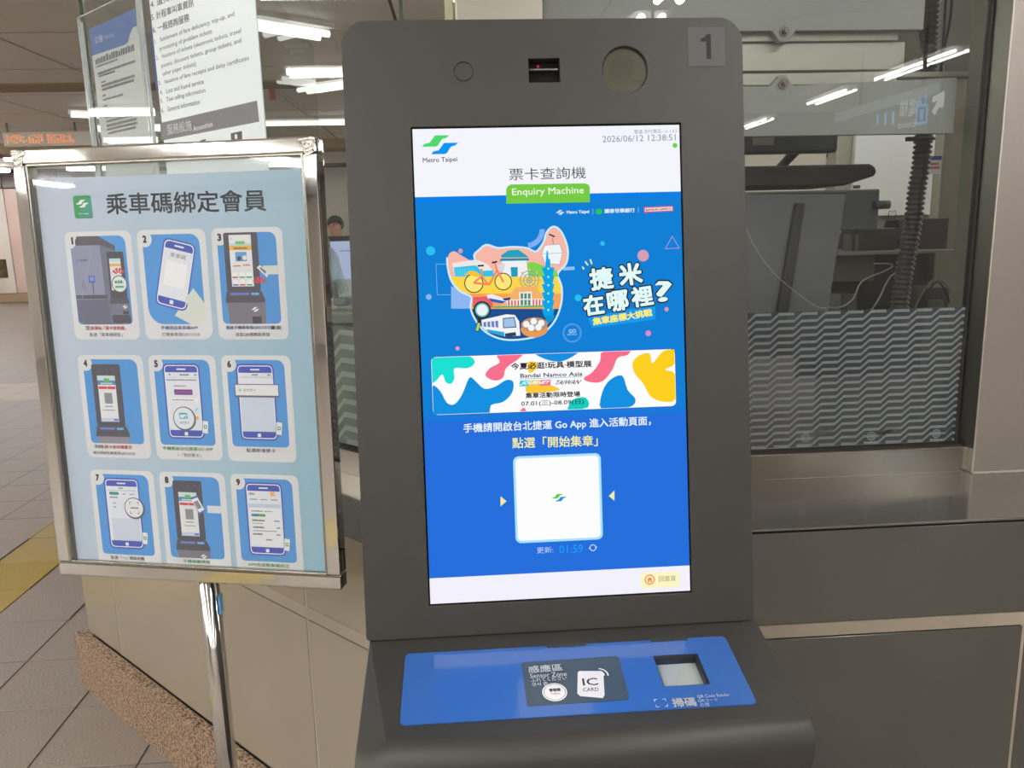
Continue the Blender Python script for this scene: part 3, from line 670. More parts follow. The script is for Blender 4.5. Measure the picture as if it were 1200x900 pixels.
# binder clip
c = X(1045, 262, 2.33); bc = props(empty('binder_clip', tuple(c)), 'black binder clip with wire handles, left of the conduit', 'binder clip')
M = frame(c, (1, 0, 0), (0, 0, 1)); b = B(); b.prism([(-0.022, -0.012), (0.022, -0.012), (0.014, 0.010), (-0.014, 0.010)], -0.008, 0.008, M); b.build('jaw', blackp, bc, bevel=0.001)
b = B(); b.tube([M @ Vector(p) for p in ((-0.007, 0.008, 0), (-0.012, 0.03, 0), (-0.009, 0.037, 0), (0, 0.033, 0.0), (0.009, 0.037, 0), (0.012, 0.03, 0), (0.007, 0.008, 0))], 0.0012, 5); b.build('wire_handle', steel_d, bc)
# cables on the shelf and thin wire
wm = mat('white_cable', 'a9aaa4', 0.5); 
for i, (pts, rr, mt, lb) in enumerate((
    (((1024, 309), (1040, 309), (1046, 312), (1036, 318), (1010, 330), (1000, 350), (985, 360), (968, 360)), 0.0018, wm, 'thin white wire looping down left of the conduit'),
    (((1056, 320), (1046, 322), (1038, 333), (1030, 350), (1018, 368)), 0.0022, wm, 'white cable curving down beside the conduit'),
    (((1070, 366), (1080, 345), (1094, 328), (1108, 332), (1116, 350), (1121, 368)), 0.003, mat('grey_cable', '7c7c76', 0.5), 'grey cable arching right of the conduit foot'),
    (((1074, 362), (1082, 348), (1097, 331), (1105, 336), (1112, 352), (1117, 368)), 0.003, blackp, 'black cable arching inside the grey one'),
    (((872, 262), (885, 290), (905, 318), (930, 340), (955, 358), (968, 361)), 0.0009, wm, 'very thin wire hanging across the dark equipment case'))):
    yy = 2.02 if i == 4 else 2.16
    b = B(); b.tube(smooth_pts([tuple(X(u, v, yy)) for u, v in pts], 4, False), rr, 6); props(b.build('wire' if i in (0, 4) else 'cable', mt), lb, 'cable')
# bright far shelving through the gap
# left gap: counter with monitor and papers
def pb2(u0, v0, u1, v1, y, dep, mt, nm, lb, ct, bev=0.003): return props(pbox(u0, v0, u1, v1, y, dep).build(nm, mt, bevel=bev), lb, ct)
mo = props(empty('computer_monitor', tuple(X(420, 300, 2.75))), 'lit lavender computer monitor behind the slanted glass, left of the kiosk', 'monitor')
b = pbox(387, 276, 470, 333, 2.75, 0.03); b.build('bezel', blackp, mo, bevel=0.003)
b = pbox(388, 282, 468, 328, 2.748, 0.003); b.build('screen', glow_mat('a9b4d8', 1.0), mo)
b = pbox(398, 293, 420, 294.5, 2.746, 0.003); b.build('screen_text', glow_mat('7482ae', 1.0), mo)
dk = props(empty('counter_desk', tuple(X(420, 370, 2.6))), 'grey-green service counter edge behind the slanted glass', 'counter')
p = X(400, 368, 2.55); b = B(); b.box(-0.72, 0.6, 2.55, 3.2, p.z - 0.03, p.z); b.build('desk_top', mat('desk_green', 'b9c1b4', 0.4), dk, bevel=0.004)
b = B(); b.box(-0.7, 0.6, 2.62, 2.66, 0.0, p.z - 0.03); b.build('front_panel', mat('desk_front', 'c4ccbf', 0.5), dk)
zd = p.z
pa = props(empty('paper_stack', tuple(X(415, 355, 2.62))), 'stack of white papers on the booth counter', 'papers')
for k in range(4):
    c = X(412 + 3 * k, 360, 2.62 + 0.01 * k); b = B(); b.box(-0.07, 0.12, -0.03, 0.11, 0, 0.004, Matrix.Translation((c.x, 2.66, zd + 0.0045 * k)) @ Matrix.Rotation(0.2 * k - 0.3, 4, 'Z')); b.build('sheet', mat('paper', 'd9dcdc', 0.6), pa)
tr = props(empty('document_holder', tuple(X(405, 335, 2.7))), 'white slanted document holder in front of the booth monitor', 'document holder')
q = [X(393, 327, 2.72), X(440, 327, 2.72), X(440, 347, 2.62), X(397, 347, 2.62)]; b = B(); va = [b.bm.verts.new(p) for p in q]; vb = [b.bm.verts.new(p + Vector((0, 0.004, -0.004))) for p in q]; b.face(va); b.face(vb[::-1])
for i in range(4): b.face([va[i], va[(i + 1) % 4], vb[(i + 1) % 4], vb[i]])
b.build('plate', mat('paper', 'd9dcdc', 0.6), tr)
b = B(); q = X(404, 345, 2.70); b.box(q.x - 0.002, q.x + 0.06, 2.70, 2.73, zd, q.z); b.build('stand', mat('paper', 'd9dcdc', 0.6), tr)
b = B(); Bp = [X(386, 290, 2.66), X(391, 300, 2.66), X(394, 320, 2.66), X(400, 345, 2.66), X(399, 358, 2.66)]
b.tube([tuple(p) for p in Bp], [0.006, 0.014, 0.02, 0.028, 0.024], 8); props(b.build('plastic_bag', glass_mat('clear_plastic', 'e8f2f0', 0.15, 0.2, 0.25, 'c9dedc')), 'crumpled clear plastic bag beside the booth monitor', 'plastic bag')

# ------------------------------------------------ person standing far off in the hall
def person(x, y, h, yaw):
    root = props(empty('person', (x, y, 0)), 'person in dark clothes with short dark hair, head bent, beyond the booth monitor', 'person')
    k = h / 1.72
    V = {'pel': (0, 0, .93), 'wst': (0, 0, 1.08), 'chs': (0, -.02, 1.28), 'nck': (0, -.10, 1.43), 'hd0': (0, -.17, 1.46), 'hd1': (0, -.21, 1.52), 'hd2': (0, -.20, 1.60),
         'lsh': (.19, -.02, 1.39), 'lel': (.25, -.04, 1.12), 'lwr': (.17, -.24, 1.02), 'rsh': (-.19, -.02, 1.39), 'rel': (-.25, -.04, 1.12), 'rwr': (-.17, -.24, 1.02),
         'lhp': (.09, 0, .90), 'lkn': (.10, -.02, .49), 'lan': (.10, .02, .08), 'lto': (.11, -.14, .03), 'rhp': (-.09, 0, .90), 'rkn': (-.10, -.02, .49), 'ran': (-.10, .02, .08), 'rto': (-.11, -.14, .03)}
    R = {'pel': .14, 'wst': .125, 'chs': .145, 'nck': .055, 'hd0': .07, 'hd1': .088, 'hd2': .07, 'lsh': .065, 'lel': .045, 'lwr': .03, 'rsh': .065, 'rel': .045, 'rwr': .03, 'lhp': .09, 'lkn': .06, 'lan': .04, 'lto': .035, 'rhp': .09, 'rkn': .06, 'ran': .04, 'rto': .035}
    E_ = [('pel', 'wst'), ('wst', 'chs'), ('chs', 'nck'), ('nck', 'hd0'), ('hd0', 'hd1'), ('hd1', 'hd2'), ('chs', 'lsh'), ('lsh', 'lel'), ('lel', 'lwr'), ('chs', 'rsh'), ('rsh', 'rel'), ('rel', 'rwr'), ('pel', 'lhp'), ('lhp', 'lkn'), ('lkn', 'lan'), ('lan', 'lto'), ('pel', 'rhp'), ('rhp', 'rkn'), ('rkn', 'ran'), ('ran', 'rto')]
    def skin(name, keys, edges, mt, infl=1.0, sub=2, extra=None):
        me = bpy.data.meshes.new(name); ix = {q: i for i, q in enumerate(keys)}
        me.from_pydata([Vector(V[q]) * k for q in keys], [(ix[a_], ix[b_]) for a_, b_ in edges], [])
        o = bpy.data.objects.new(name, me); COL.objects.link(o)
        md = o.modifiers.new('skin', 'SKIN'); md.use_smooth_shade = True
        for i, q in enumerate(keys): me.skin_vertices[0].data[i].radius = (R[q] * infl * k,) * 2
        me.skin_vertices[0].data[0].use_root = True
        o.modifiers.new('sub', 'SUBSURF').levels = sub
        bpy.context.view_layer.update(); dg = bpy.context.evaluated_depsgraph_get()
        m2 = bpy.data.meshes.new_from_object(o.evaluated_get(dg)); bpy.data.objects.remove(o)
        m2.materials.clear(); m2.materials.append(mt)
        for p in m2.polygons: p.use_smooth = True
        return link(name, m2, root, Matrix.Translation((x, y, 0)) @ Matrix.Rotation(yaw, 4, 'Z'))
    sk = mat('skin', 'b98d74', 0.5); cl = mat('dark_jacket', '2f3037', 0.7); tr_ = mat('dark_trousers', '26272c', 0.7); hr = mat('hair', '1f1a18', 0.5)
    for s, nm in (('l', .17), ('r', -.17)):
        for j, (dx, ln) in enumerate(((-.03, .07), (-.01, .085), (.01, .08), (.03, .065))):
            V[s + 'f%d' % j] = (nm + dx, -.24 - .03, .99); V[s + 'g%d' % j] = (nm + dx, -.24 - .03 - ln * .6, .97); R[s + 'f%d' % j] = .011; R[s + 'g%d' % j] = .009
            E_.append((s + 'wr', s + 'f%d' % j)); E_.append((s + 'f%d' % j, s + 'g%d' % j))
    skin('body', list(V), E_, sk, 1.0)
    up = ['pel', 'wst', 'chs', 'lsh', 'lel', 'lwr', 'rsh', 'rel', 'rwr']; skin('jacket', up, [e_ for e_ in E_ if e_[0] in up and e_[1] in up], cl, 1.18)
    dn = ['pel', 'lhp', 'lkn', 'lan', 'rhp', 'rkn', 'ran']; skin('trousers', dn, [e_ for e_ in E_ if e_[0] in dn and e_[1] in dn], tr_, 1.16)
    M = Matrix.Translation((x, y, 0)) @ Matrix.Rotation(yaw, 4, 'Z')
    b = B(); bmesh.ops.create_uvsphere(b.bm, u_segments=16, v_segments=10, radius=0.098 * k, matrix=M @ Matrix.Translation(Vector((0, -.175, 1.575)) * k))
    bmesh.ops.delete(b.bm, geom=[v for v in b.bm.verts if (M.inverted() @ v.co).y < -.235 * k and (M.inverted() @ v.co).z < 1.59 * k or (M.inverted() @ v.co).z < 1.51 * k], context='VERTS')
    for f in b.bm.faces: f.smooth = True
    b.m(hr); b.build('hair', None, root)
    b = B(); b.m(sk); b.tube([M @ (Vector(p) * k) for p in ((0, -.285, 1.56), (0, -.31, 1.535), (0, -.295, 1.525))], [.008, .013, .008], 8); b.build('nose', None, root)
    b = B(); b.m(hr)
    for s in (-1, 1): b.disc((0, 0), .008, 0, .006, M @ Matrix.Translation(Vector((s * .032, -.292, 1.565)) * k) @ Matrix.Rotation(math.pi / 2, 4, 'X'), 10)
    b.build('eyes', None, root)
pp = X(400, 262, 9.6); person(pp.x, 9.6, 1.74, -0.25)
# pale bright counters far off in the hall, behind the person
b = pbox(383, 248, 420, 400, 13.5, 0.3); l_ = X(383, 300, 13.5); r_ = X(420, 300, 13.5); b = B(); b.box(l_.x, r_.x, 13.5, 13.8, 0, X(400, 248, 13.5).z); props(b.build('light_box', mat('pale_green', 'b0b69c', 0.5)), 'pale green display case far off behind the person', 'display case')
# far bright shelving behind the booth seen in the gap
b = B(); b.box(X(780, 190, 6.2).x, X(968, 190, 6.2).x, 6.2, 6.3, 0, X(870, 176, 6.2).z); props(b.build('back_counter', mat('bright_board', 'f1ece0', 0.5)), 'bright cream board beyond the booth, between dark monitor and printer', 'board')
# ================================================================== THE ENQUIRY KIOSK
body = mat('kiosk_grey', '3b3a37', 0.42, 0.1, bump=(500, 0.03))
kio = props(empty('enquiry_kiosk', (0.14, 1.15, 0)), 'dark grey ticket enquiry kiosk number 1 with a tall lit touch screen', 'kiosk')
TK = math.radians(8.465); SO = Vector((-0.0615, 1.2183, 1.6444))
MK = frame(SO, (1, 0, 0), (0, math.sin(TK), math.cos(TK)))       # screen plane: origin top left, x right, y up, z to the viewer
FR = 0.003
b = B(); b.prism(rrect(-0.0965, -0.7485, 0.490, 0.1545, 0.03, 8, (0.006, 0.006, 0.036, 0.036)), -0.05, FR)
head = b.build('head_panel', body, kio, MK)
def kcut(pts, depth):
    c = B(); c.prism(pts, FR - depth, FR + 0.01); co = c.build('cutter', body, None, MK); cut(head, co)
kcut(rrect(-0.0022, -0.7012, 0.3952, 0.0022, 0.001, 2), 0.014)
a = Art(MK, print_mat)
def kc(u, v): x, y = a.px(u, v); return x, -y
circ = lambda c, r, n=40: [(c[0] + r * math.cos(2 * math.pi * k / n), c[1] + r * math.sin(2 * math.pi * k / n)) for k in range(n)]
c1 = kc(543.5, 84.8); kcut(circ(c1, 0.0142), 0.0022)
c3 = kc(732, 82.5); kcut(circ(c3, 0.0342), 0.010)
q0 = kc(619, 69.5); q1 = kc(656.5, 97); kcut([(q0[0], q1[1]), (q1[0], q1[1]), (q1[0], q0[1]), (q0[0], q0[1])], 0.022)
bv = head.modifiers.new('bevel', 'BEVEL'); bv.width = 0.0016; bv.segments = 2; bv.limit_method = 'ANGLE'; bv.angle_limit = math.radians(40)
b = B(); b.disc(c1, 0.0128, FR - 0.0022, FR - 0.0004); b.build('blanking_plug', body, kio, MK, bevel=0.0005)
b = B(); b.disc(c3, 0.0322, FR - 0.010, FR - 0.008, seg=40); b.build('lens_plate', mat('lens_grey', '605f59', 0.4), kio, MK)
b = B(); b.disc((c3[0] - 0.002, c3[1] + 0.006), 0.0185, FR - 0.008, FR - 0.0075, seg=40); b.build('lens', mat('lens_dark', '53524d', 0.3), kio, MK)
b = B(); b.disc(c3, 0.0336, FR - 0.0035, FR - 0.003, seg=40); b.build('lens_cover', glass_mat('lens_cover', 'f0f0ea', 0.06), kio, MK)
cm_ = B(); cm_.box(q0[0] + 0.001, q1[0] - 0.001, q1[1] + 0.001, q0[1] - 0.001, FR - 0.0215, FR - 0.018); cam_o = cm_.build('camera_module', mat('camera_black', '040404', 0.8), kio, MK)
b = B(); ym = (q0[1] * 0.62 + q1[1] * 0.38); b.box(q0[0] + 0.002, q1[0] - 0.002, ym - 0.0009, ym + 0.0009, FR - 0.018, FR - 0.008); b.build('bracket_bar', mat('bar_grey', '9a9a98', 0.3, 0.8), cam_o, MK)
for k in (0.14, 0.78):
    b = B(); b.disc((q0[0] + (q1[0] - q0[0]) * k, ym - 0.001), 0.0017, FR - 0.008, FR - 0.006, seg=10); b.build('screw', steel_d, cam_o, MK)
b = B(); b.disc((q0[0] + (q1[0] - q0[0]) * 0.34, (q0[1] - 0.0055)), 0.0022, FR - 0.0175, FR - 0.0165, seg=10); b.build('red_diode', glow_mat('c0304a', 0.7), cam_o, MK)
# number plate
q0 = a.px(805, 33); q1 = a.px(849, 78.5); npl = Art(MK @ Matrix.Translation((0, 0, FR)), print_mat)
b = B(); b.box(q0[0], q1[0], -q1[1], -q0[1], FR, FR + 0.0008); npo = b.build('number_plate', mat('plate_grey', '4f4e4e', 0.5), kio, MK)
A = Art(MK @ Matrix.Translation((0, 0, FR + 0.0008)), print_mat)
mx = (q0[0] + q1[0]) / 2; my = (q0[1] + q1[1]) / 2
A.poly([(mx + 0.0065, my - 0.018), (mx + 0.0065, my + 0.018), (mx - 0.0005, my + 0.018), (mx - 0.0005, my - 0.0075), (mx - 0.0085, my - 0.0070), (mx - 0.0085, my - 0.0115), (mx - 0.003, my - 0.0135), (mx + 0.0005, my - 0.018)], '0c0d12')
A.build('digit', npo)
# neck, shelf and pedestal
b = B(); b.prism([(-0.02, -0.74), (0.42, -0.74), (0.42, 0.06), (-0.02, 0.06)], -0.16, -0.045); b.build('rear_housing', body, kio, MK, bevel=0.006)
AS = math.radians(10.0); HY, HZ = 1.108, 0.903; X0, X1 = -0.1535, 0.432
def sl(s): return (HY - s * math.cos(AS), HZ - s * math.sin(AS))
prof = [(1.30, 0.93), (1.165, 0.9131), (HY, HZ)] + [sl(s) for s in (0.05, 0.10, 0.15, 0.195)]
cx, cz = sl(0.195); cx += -0.0 * 1; Rn = 0.034; cc = (cx + Rn * math.sin(AS) * 1.0, cz - Rn * math.cos(AS))
for k in range(1, 11):
    ang = math.radians(90 + 10) + math.radians(105) * k / 10
    prof.append((cc[0] + Rn * math.cos(ang), cc[1] + Rn * math.sin(ang)))
# rounded nose, then a shallow return under the lip
y_, z_ = prof[-1]
prof += [(y_ + 0.02, z_ - 0.055), (y_ + 0.028, z_ - 0.062), (0.985, z_ - 0.07), (0.985, 0.12), (1.42, 0.12), (1.42, 0.88), (1.30, 0.88)]
b = B(); bm = b.bm; n = len(prof)
drop = []; xc = []  # left facet shaped in to give that edge its light reflex
for i, (y, z) in enumerate(prof):
    s = max(0.0, min((HY - y) / math.cos(AS), 0.21)) if i <= 17 else 0
    if 3 <= i <= 17: drop.append(0.075 * s); xc.append(X0 + 0.205 * s)
    else: drop.append(0); xc.append(X0 + 0.012)
L0 = [bm.verts.new((X0, y, z - drop[i])) for i, (y, z) in enumerate(prof)]
L1 = [bm.verts.new((xc[i], y, z)) for i, (y, z) in enumerate(prof)]
L2 = [bm.verts.new((X1, y, z)) for y, z in prof]
for A_, C_ in ((L0, L1), (L1, L2)):
    for i in range(n):
        j = (i + 1) % n; b.face([A_[i], A_[j], C_[j], C_[i]], 6 <= i <= 16)
b.face(L0); b.face(L2[::-1])
shelf = b.build('shelf_body', body, kio)
MS = frame((0, HY, HZ), (1, 0, 0), (0, math.cos(AS), math.sin(AS)))
sa_ = Art(MS, print_mat)
def sc_(u, v): x, y = sa_.px(u, v); return x, -y
wq = [sc_(764.5, 770), sc_(816.5, 766.5), sc_(832, 802), sc_(778.5, 807)]
wx0 = (wq[0][0] + wq[3][0]) / 2; wx1 = (wq[1][0] + wq[2][0]) / 2; wy1 = (wq[0][1] + wq[1][1]) / 2; wy0 = (wq[2][1] + wq[3][1]) / 2
c = B(); c.prism([(wx0, wy0), (wx1, wy0), (wx1, wy1), (wx0, wy1)], -0.035, 0.02); cut(shelf, c.build('cutter', body, None, MS))
bv = shelf.modifiers.new('bevel', 'BEVEL'); bv.width = 0.0018; bv.segments = 2; bv.limit_method = 'ANGLE'; bv.angle_limit = math.radians(50)
pb = mat('panel_blue', '3563ad', 0.16, 0, 1.5, coat=0.6)
b = B(); b.prism(rrect(-0.0985, -0.1725, 0.3725, -0.0350, 0.008, 5), 0.0002, 0.0018); pan = b.build('sensor_panel', pb, kio, MS)
c = B(); c.prism([(wx0, wy0), (wx1, wy0), (wx1, wy1), (wx0, wy1)], -0.01, 0.02); cut(pan, c.build('cutter', pb, None, MS))
for u0, u1, vv in ((640, 687, 757.5), (762, 806.5, 752)):
    l = sc_(u0, vv); r = sc_(u1, vv); b = B(); b.prism(rrect(l[0], -0.0395, r[0], -0.0325, 0.0025, 4), 0.0004, 0.0024); b.build('finger_notch', mat('notch_dark', '3b3d3e', 0.5), kio, MS)
b = B(); b.box(wx0 + 0.001, wx1 - 0.001, wy0 + 0.001, wy1 - 0.001, -0.016, -0.010); rd = b.build('reader_plate', mat('reader_white', 'dfe2e0', 0.4, var=(20, 0.35, 'cfd2cf')), kio, MS)
b = B(); b.box(wx0 + 0.0005, wx1 - 0.0005, wy0 + 0.0005, wy1 - 0.0005, -0.002, -0.0012); b.build('reader_glass', glass_mat('reader_glass', 'f6f8f8', 0.04), kio, MS)
b = B(); ww = 0.0012
for x0, x1, y0, y1 in ((wx0, wx1, wy0, wy0 + ww), (wx0, wx1, wy1 - 0.006, wy1), (wx0, wx0 + ww, wy0, wy1), (wx1 - 0.004, wx1, wy0, wy1)): b.box(x0, x1, y0, y1, -0.010, 0.0012)
b.build('reader_rim', mat('rim_black', '26282a', 0.4), kio, MS)
b = B(); b.prism(rrect(X0 + 0.02, 0.13, X1 - 0.02, 0.72, 0.01), 0, 0.012, frame((0, 0.985, 0), (1, 0, 0), (0, 0, 1))); b.build('service_door', mat('door_grey', '8a8688', 0.4, 0.3), kio, bevel=0.003)
b = B(); b.box(X0 + 0.01, X1 - 0.01, 1.0, 1.40, 0, 0.12); b.build('foot', rubber, kio)

# ---- print on the sensor panel
A = Art(MS @ Matrix.Translation((0, 0, 0.0018)), lambda c: mat('ink_' + c, c, 0.25))
A.ppoly([(612, 776.5), (722, 768.8), (725, 770.5), (737.5, 817), (736, 820.5), (620, 828), (617.5, 826.5), (611, 779)], '43525f')
A.ptext('感應區', 619, 785, 659, 781.8, 8.5, 'e8ecef', 0.02)
A.ptext('Sensor Zone', 621, 792.4, 664, 789.6, 5.2, 'e8ecef', 0.012)
A.ptext('ふれてください', 622, 797.6, 664, 794.4, 4.6, 'e8ecef', 0.012)
A.ptext('센서 존', 623, 802.6, 642, 801.4, 4.4, 'e8ecef', 0.012)
c = A.px(650, 811.5); A.circ(c[0], c[1], 0.0170, 'e9e9ea', seg=32); A.ring(c[0], c[1], 0.0150, 0.0007, '55585c', 32)
A.ptext('單程票', 643.5, 809.6, 657, 808.6, 4.0, '3a3d42', 0.03); A.ptext('Token', 645.5, 813.6, 656, 812.9, 2.6, '3a3d42')
A.ppoly([(677, 788.5), (679, 787), (704.5, 787), (707, 788.8), (708.5, 815), (706.5, 818.8), (680, 816.5), (676.5, 813.5)], 'e4e4e6')
A.ptext('IC', 682.5, 800, 700.5, 799.2, 8.6, '36414b', 0.02); A.ptext('CARD', 683, 809, 701.5, 808.4, 4.2, '36414b', 0.015)
c = A.px(701.5, 792)
for r_ in (0.0085, 0.0140): A.ring(c[0], c[1], r_, 0.0020, 'e8ecef', 12, -80, 10)
A.ptext('掃碼', 787.5, 824.5, 815.5, 823, 10.5, 'e8ecef', 0.03)
A.ptext('QR Code Reader', 817, 817.6, 855, 815.2, 4.2, 'dfe6f2', 0.012); A.ptext('QRコード', 818, 822.4, 841, 821, 4.0, 'dfe6f2', 0.01); A.ptext('스캔', 820, 827, 831, 826.4, 4.0, 'dfe6f2', 0.01)
l = A.px(766.5, 821); r = A.px(782.5, 829)
for sx, sy in ((0, 0), (1, 0), (0, 1), (1, 1)):
    x = l[0] + (r[0] - l[0]) * sx; y = l[1] + (r[1] - l[1]) * sy; d = 0.004
    A.line([(x + (d if sx == 0 else -d), y), (x, y), (x, y + (d if sy == 0 else -d))], 0.0008, 'dfe6f2')
A.build('sensor_print', pan)

# ---- the lit screen
b = B(); b.box(0, 0.393, -0.6986, 0, -0.010, -0.0004); scr = b.build('screen', mat('screen_black', '101014', 0.15), kio, MK)
G = lambda c: glow_mat(c, 1.0)
def Z(ox, oy, s): return lambda x, y: (ox + x / s, oy + y / s)
A = Art(MK, G, z0=0.0, step=0.000006)
SW = 0.393; SH = 0.6986
yb1 = A.px(640, 231)[1]; yb2 = A.px(640, 235)[1]; yf = A.px(640, 671)[1]
A.rect(0, 0, SW, yb1 + 0.005, 'f4f5fd'); A.rect(0, yb1 - 0.004, SW, yb2 + 0.01, '0f7fe6')
hb = A.px(640, 490)[1]
A.rect(0, yb2, SW, hb, '1380d6'); A.rect(0, hb - 0.001, SW, yf, '266fdc'); A.rect(0, yf, SW, SH, 'f3f1fc')
# soft step between the two blues
A.rect(0, hb - 0.010, SW, hb - 0.001, '1a79d9')
A.build('background', scr)
A = Art(MK, G, z0=0.0004, step=0.000006)
x, y = A.px(494.3, 159); logo(A, x, y, 0.0525, '52d96f', '0d97f3')
A.ptext('Metro Taipei', 495.5, 188.8, 535.8, 187.2, 7.2, '3c4048', 0.012)
A.ptext('雙連-非付費區- v1.1.0.5', 743, 154.6, 793.5, 153.4, 5, '9a9ca6')
A.ptext('2026/06/12 12:38:51', 706, 163.2, 791.7, 160.9, 7.4, '8d8f99')
c = A.px(790.8, 170.5); A.circ(c[0], c[1], 0.0036, '62d94a')
A.ptext('票卡查詢機', 596.5, 204.5, 686.5, 202.2, 14, '4a4e57', 0.0)
zz = Z(380, 0, 2.3077); p = [zz(492, 512), zz(497, 503), zz(505, 499), zz(706, 496), zz(715, 500), zz(718, 506), zz(718, 547), zz(492, 551)]
A.ppoly(p, '76cc44'); A.ptext('Enquiry Machine', 600, 226.2, 684.2, 223.9, 10.5, 'f4fbe9', 0.012)
A.build('header', scr, kind='stuff')
# sponsor row
A = Art(MK, G, z0=0.0004, step=0.000006)
x, y = A.px(651.5, 246.5); logo(A, x, y, 0.0125, 'e6f3ff', 'e6f3ff')
A.ptext('Metro Taipei', 664, 249.4, 690.5, 248.4, 5, 'e6f3ff', 0.03)
l = A.px(694.3, 248); A.rect(l[0], l[1] - 0.004, l[0] + 0.0006, l[1] + 0.004, 'a8cdf2')
c = A.px(701.8, 248); A.circ(c[0], c[1], 0.0055, '2ec05a', 0.0042)
A.ptext('國泰世華銀行', 708.5, 247.4, 743.8, 246.4, 5.2, 'e6f3ff', 0.03)
l = A.px(747.8, 246); A.rect(l[0], l[1] - 0.004, l[0] + 0.0006, l[1] + 0.004, 'a8cdf2')
A.ppoly([(754.4, 242.8), (788.5, 241.3), (788.8, 247.5), (758, 249), (757.5, 250.6), (756, 249.1), (754.6, 249.1)], 'e0506a')
A.ppoly([(755.6, 243.8), (787.6, 242.3), (787.8, 246.6), (755.8, 248.1)], 'f3dfe6'); A.ptext('BANDAI NAMCO', 757, 246.1, 786.6, 244.6, 2.6, '9c2a44', 0.04)
A.build('sponsor_row', scr)
# ---- illustration: a rounded picture bubble with city sights
A = Art(MK, G, z0=0.0004, step=0.000006); zz = Z(500, 260, 6)
def P(*pts): return [A.px(*zz(*p)) for p in pts]
def PP(pts, col): A.poly(P(*pts), col)
def CC(x, y, r, col): c = A.px(*zz(x, y)); A.circ(c[0], c[1], r / 6 * 0.001256, col)
def RR(x, y, r, w_, col, a0=0, a1=360): c = A.px(*zz(x, y)); A.ring(c[0], c[1], r / 6 * 0.001256, w_ / 6 * 0.001256, col, 24, a0, a1)
def LL(pts, w_, col, closed=False): A.line(P(*pts), w_ / 6 * 0.001256, col, closed)
LL([(65, 297), (150, 297)], 4, '7db4ee'); LL([(65, 297), (75, 513), (170, 513)], 4, '7db4ee'); PP([(172, 450), (315, 520), (315, 610), (172, 610)], '8fb8f2')
RR(700, 55, 130, 36, '7fb0f5', 0, 85); PP([(960, 318), (1040, 314), (1040, 338), (960, 342)], '8fc0f5')
CC(28, 204, 32, '2cc0f0'); CC(238, 205, 16, 'd99aa8'); CC(15, 528, 20, '86b9ec'); CC(217, 890, 14, 'e8a0a8')
out = smooth_pts([(150, 250), (190, 207), (250, 240), (345, 290), (340, 235), (370, 205), (420, 168), (500, 190), (600, 183), (700, 190), (770, 215), (825, 150), (850, 75), (895, 40), (945, 80), (985, 190), (975, 290), (915, 365), (943, 460), (938, 580), (890, 700), (800, 785), (680, 818), (540, 820), (420, 770), (345, 680), (315, 600), (318, 525), (235, 480), (172, 395)], 4)
cen = (600, 480)
def grow(pts, d):
    n = len(pts); o = []
    for i in range(n):
        a_ = Vector(pts[i - 1]); c_ = Vector(pts[(i + 1) % n]); t = (c_ - a_).normalized(); o.append((pts[i][0] + t.y * d, pts[i][1] - t.x * d))
    return o
PP(grow(out, 13), 'cdeefc'); PP(out, 'f7b8a9')
def band_(y0, y1):
    def clip(P_, f):
        o = []
        for i in range(len(P_)):
            a_, c_ = P_[i - 1], P_[i]; fa, fc = f(a_), f(c_)
            if (fa >= 0) != (fc >= 0):
                t = fa / (fa - fc); o.append((a_[0] + (c_[0] - a_[0]) * t, a_[1] + (c_[1] - a_[1]) * t))
            if fc >= 0: o.append(c_)
        return o
    return clip(clip(out, lambda p: p[1] - y0), lambda p: y1 - p[1])
PP([(178, 290), (300, 272), (360, 268), (430, 300), (480, 360), (480, 400), (200, 398)], 'efe9e6')
PP([(190, 320), (345, 305), (385, 345), (470, 340), (475, 395), (200, 395)], '36c3e6')
for k in range(9): LL([(200 + 16 * k, 325), (208 + 16 * k, 392)], 2, '9fe2f2')
PP([(700, 290), (750, 282), (910, 340), (930, 385), (700, 390)], '7fd455')
PP(band_(385, 520), 'fcd64c'); PP(band_(505, 622), 'f7a45a'); PP(band_(612, 830), '1f4f8f')
PP([(325, 530), (460, 520), (465, 600), (380, 620), (325, 600)], 'e8616a')
# hall with the blue roof
PP([(530, 270), (700, 265), (715, 385), (535, 388)], 'f2f0f2'); PP([(590, 318), (640, 318), (640, 385), (595, 387)], '1e9fc0')
PP([(575, 200), (645, 196), (705, 238), (718, 250), (530, 252), (520, 238)], '27a3bd'); PP([(520, 258), (715, 255), (722, 272), (512, 276)], '1d8fae')
# bicycle
for cx_, cy_, r_ in ((332, 432, 68), (538, 420, 62)): CC(cx_, cy_, r_, 'ffe77a'); RR(cx_, cy_, r_, 7, '46413f')
PP([(265, 375), (300, 345), (350, 350), (390, 385), (345, 385), (300, 372)], 'f6c330')
LL([(330, 430), (390, 380), (385, 330)], 13, 'ee8a5c'); LL([(330, 430), (440, 440), (495, 340), (540, 425)], 14, 'ee8a5c'); LL([(390, 385), (430, 440)], 12, 'ee8a5c'); LL([(480, 290), (495, 345)], 10, 'ee8a5c')
LL([(358, 310), (402, 307)], 12, '2d2f36'); LL([(458, 288), (495, 280)], 12, '2d2f36'); PP([(497, 300), (550, 292), (545, 342), (505, 345)], 'd9d9dc')
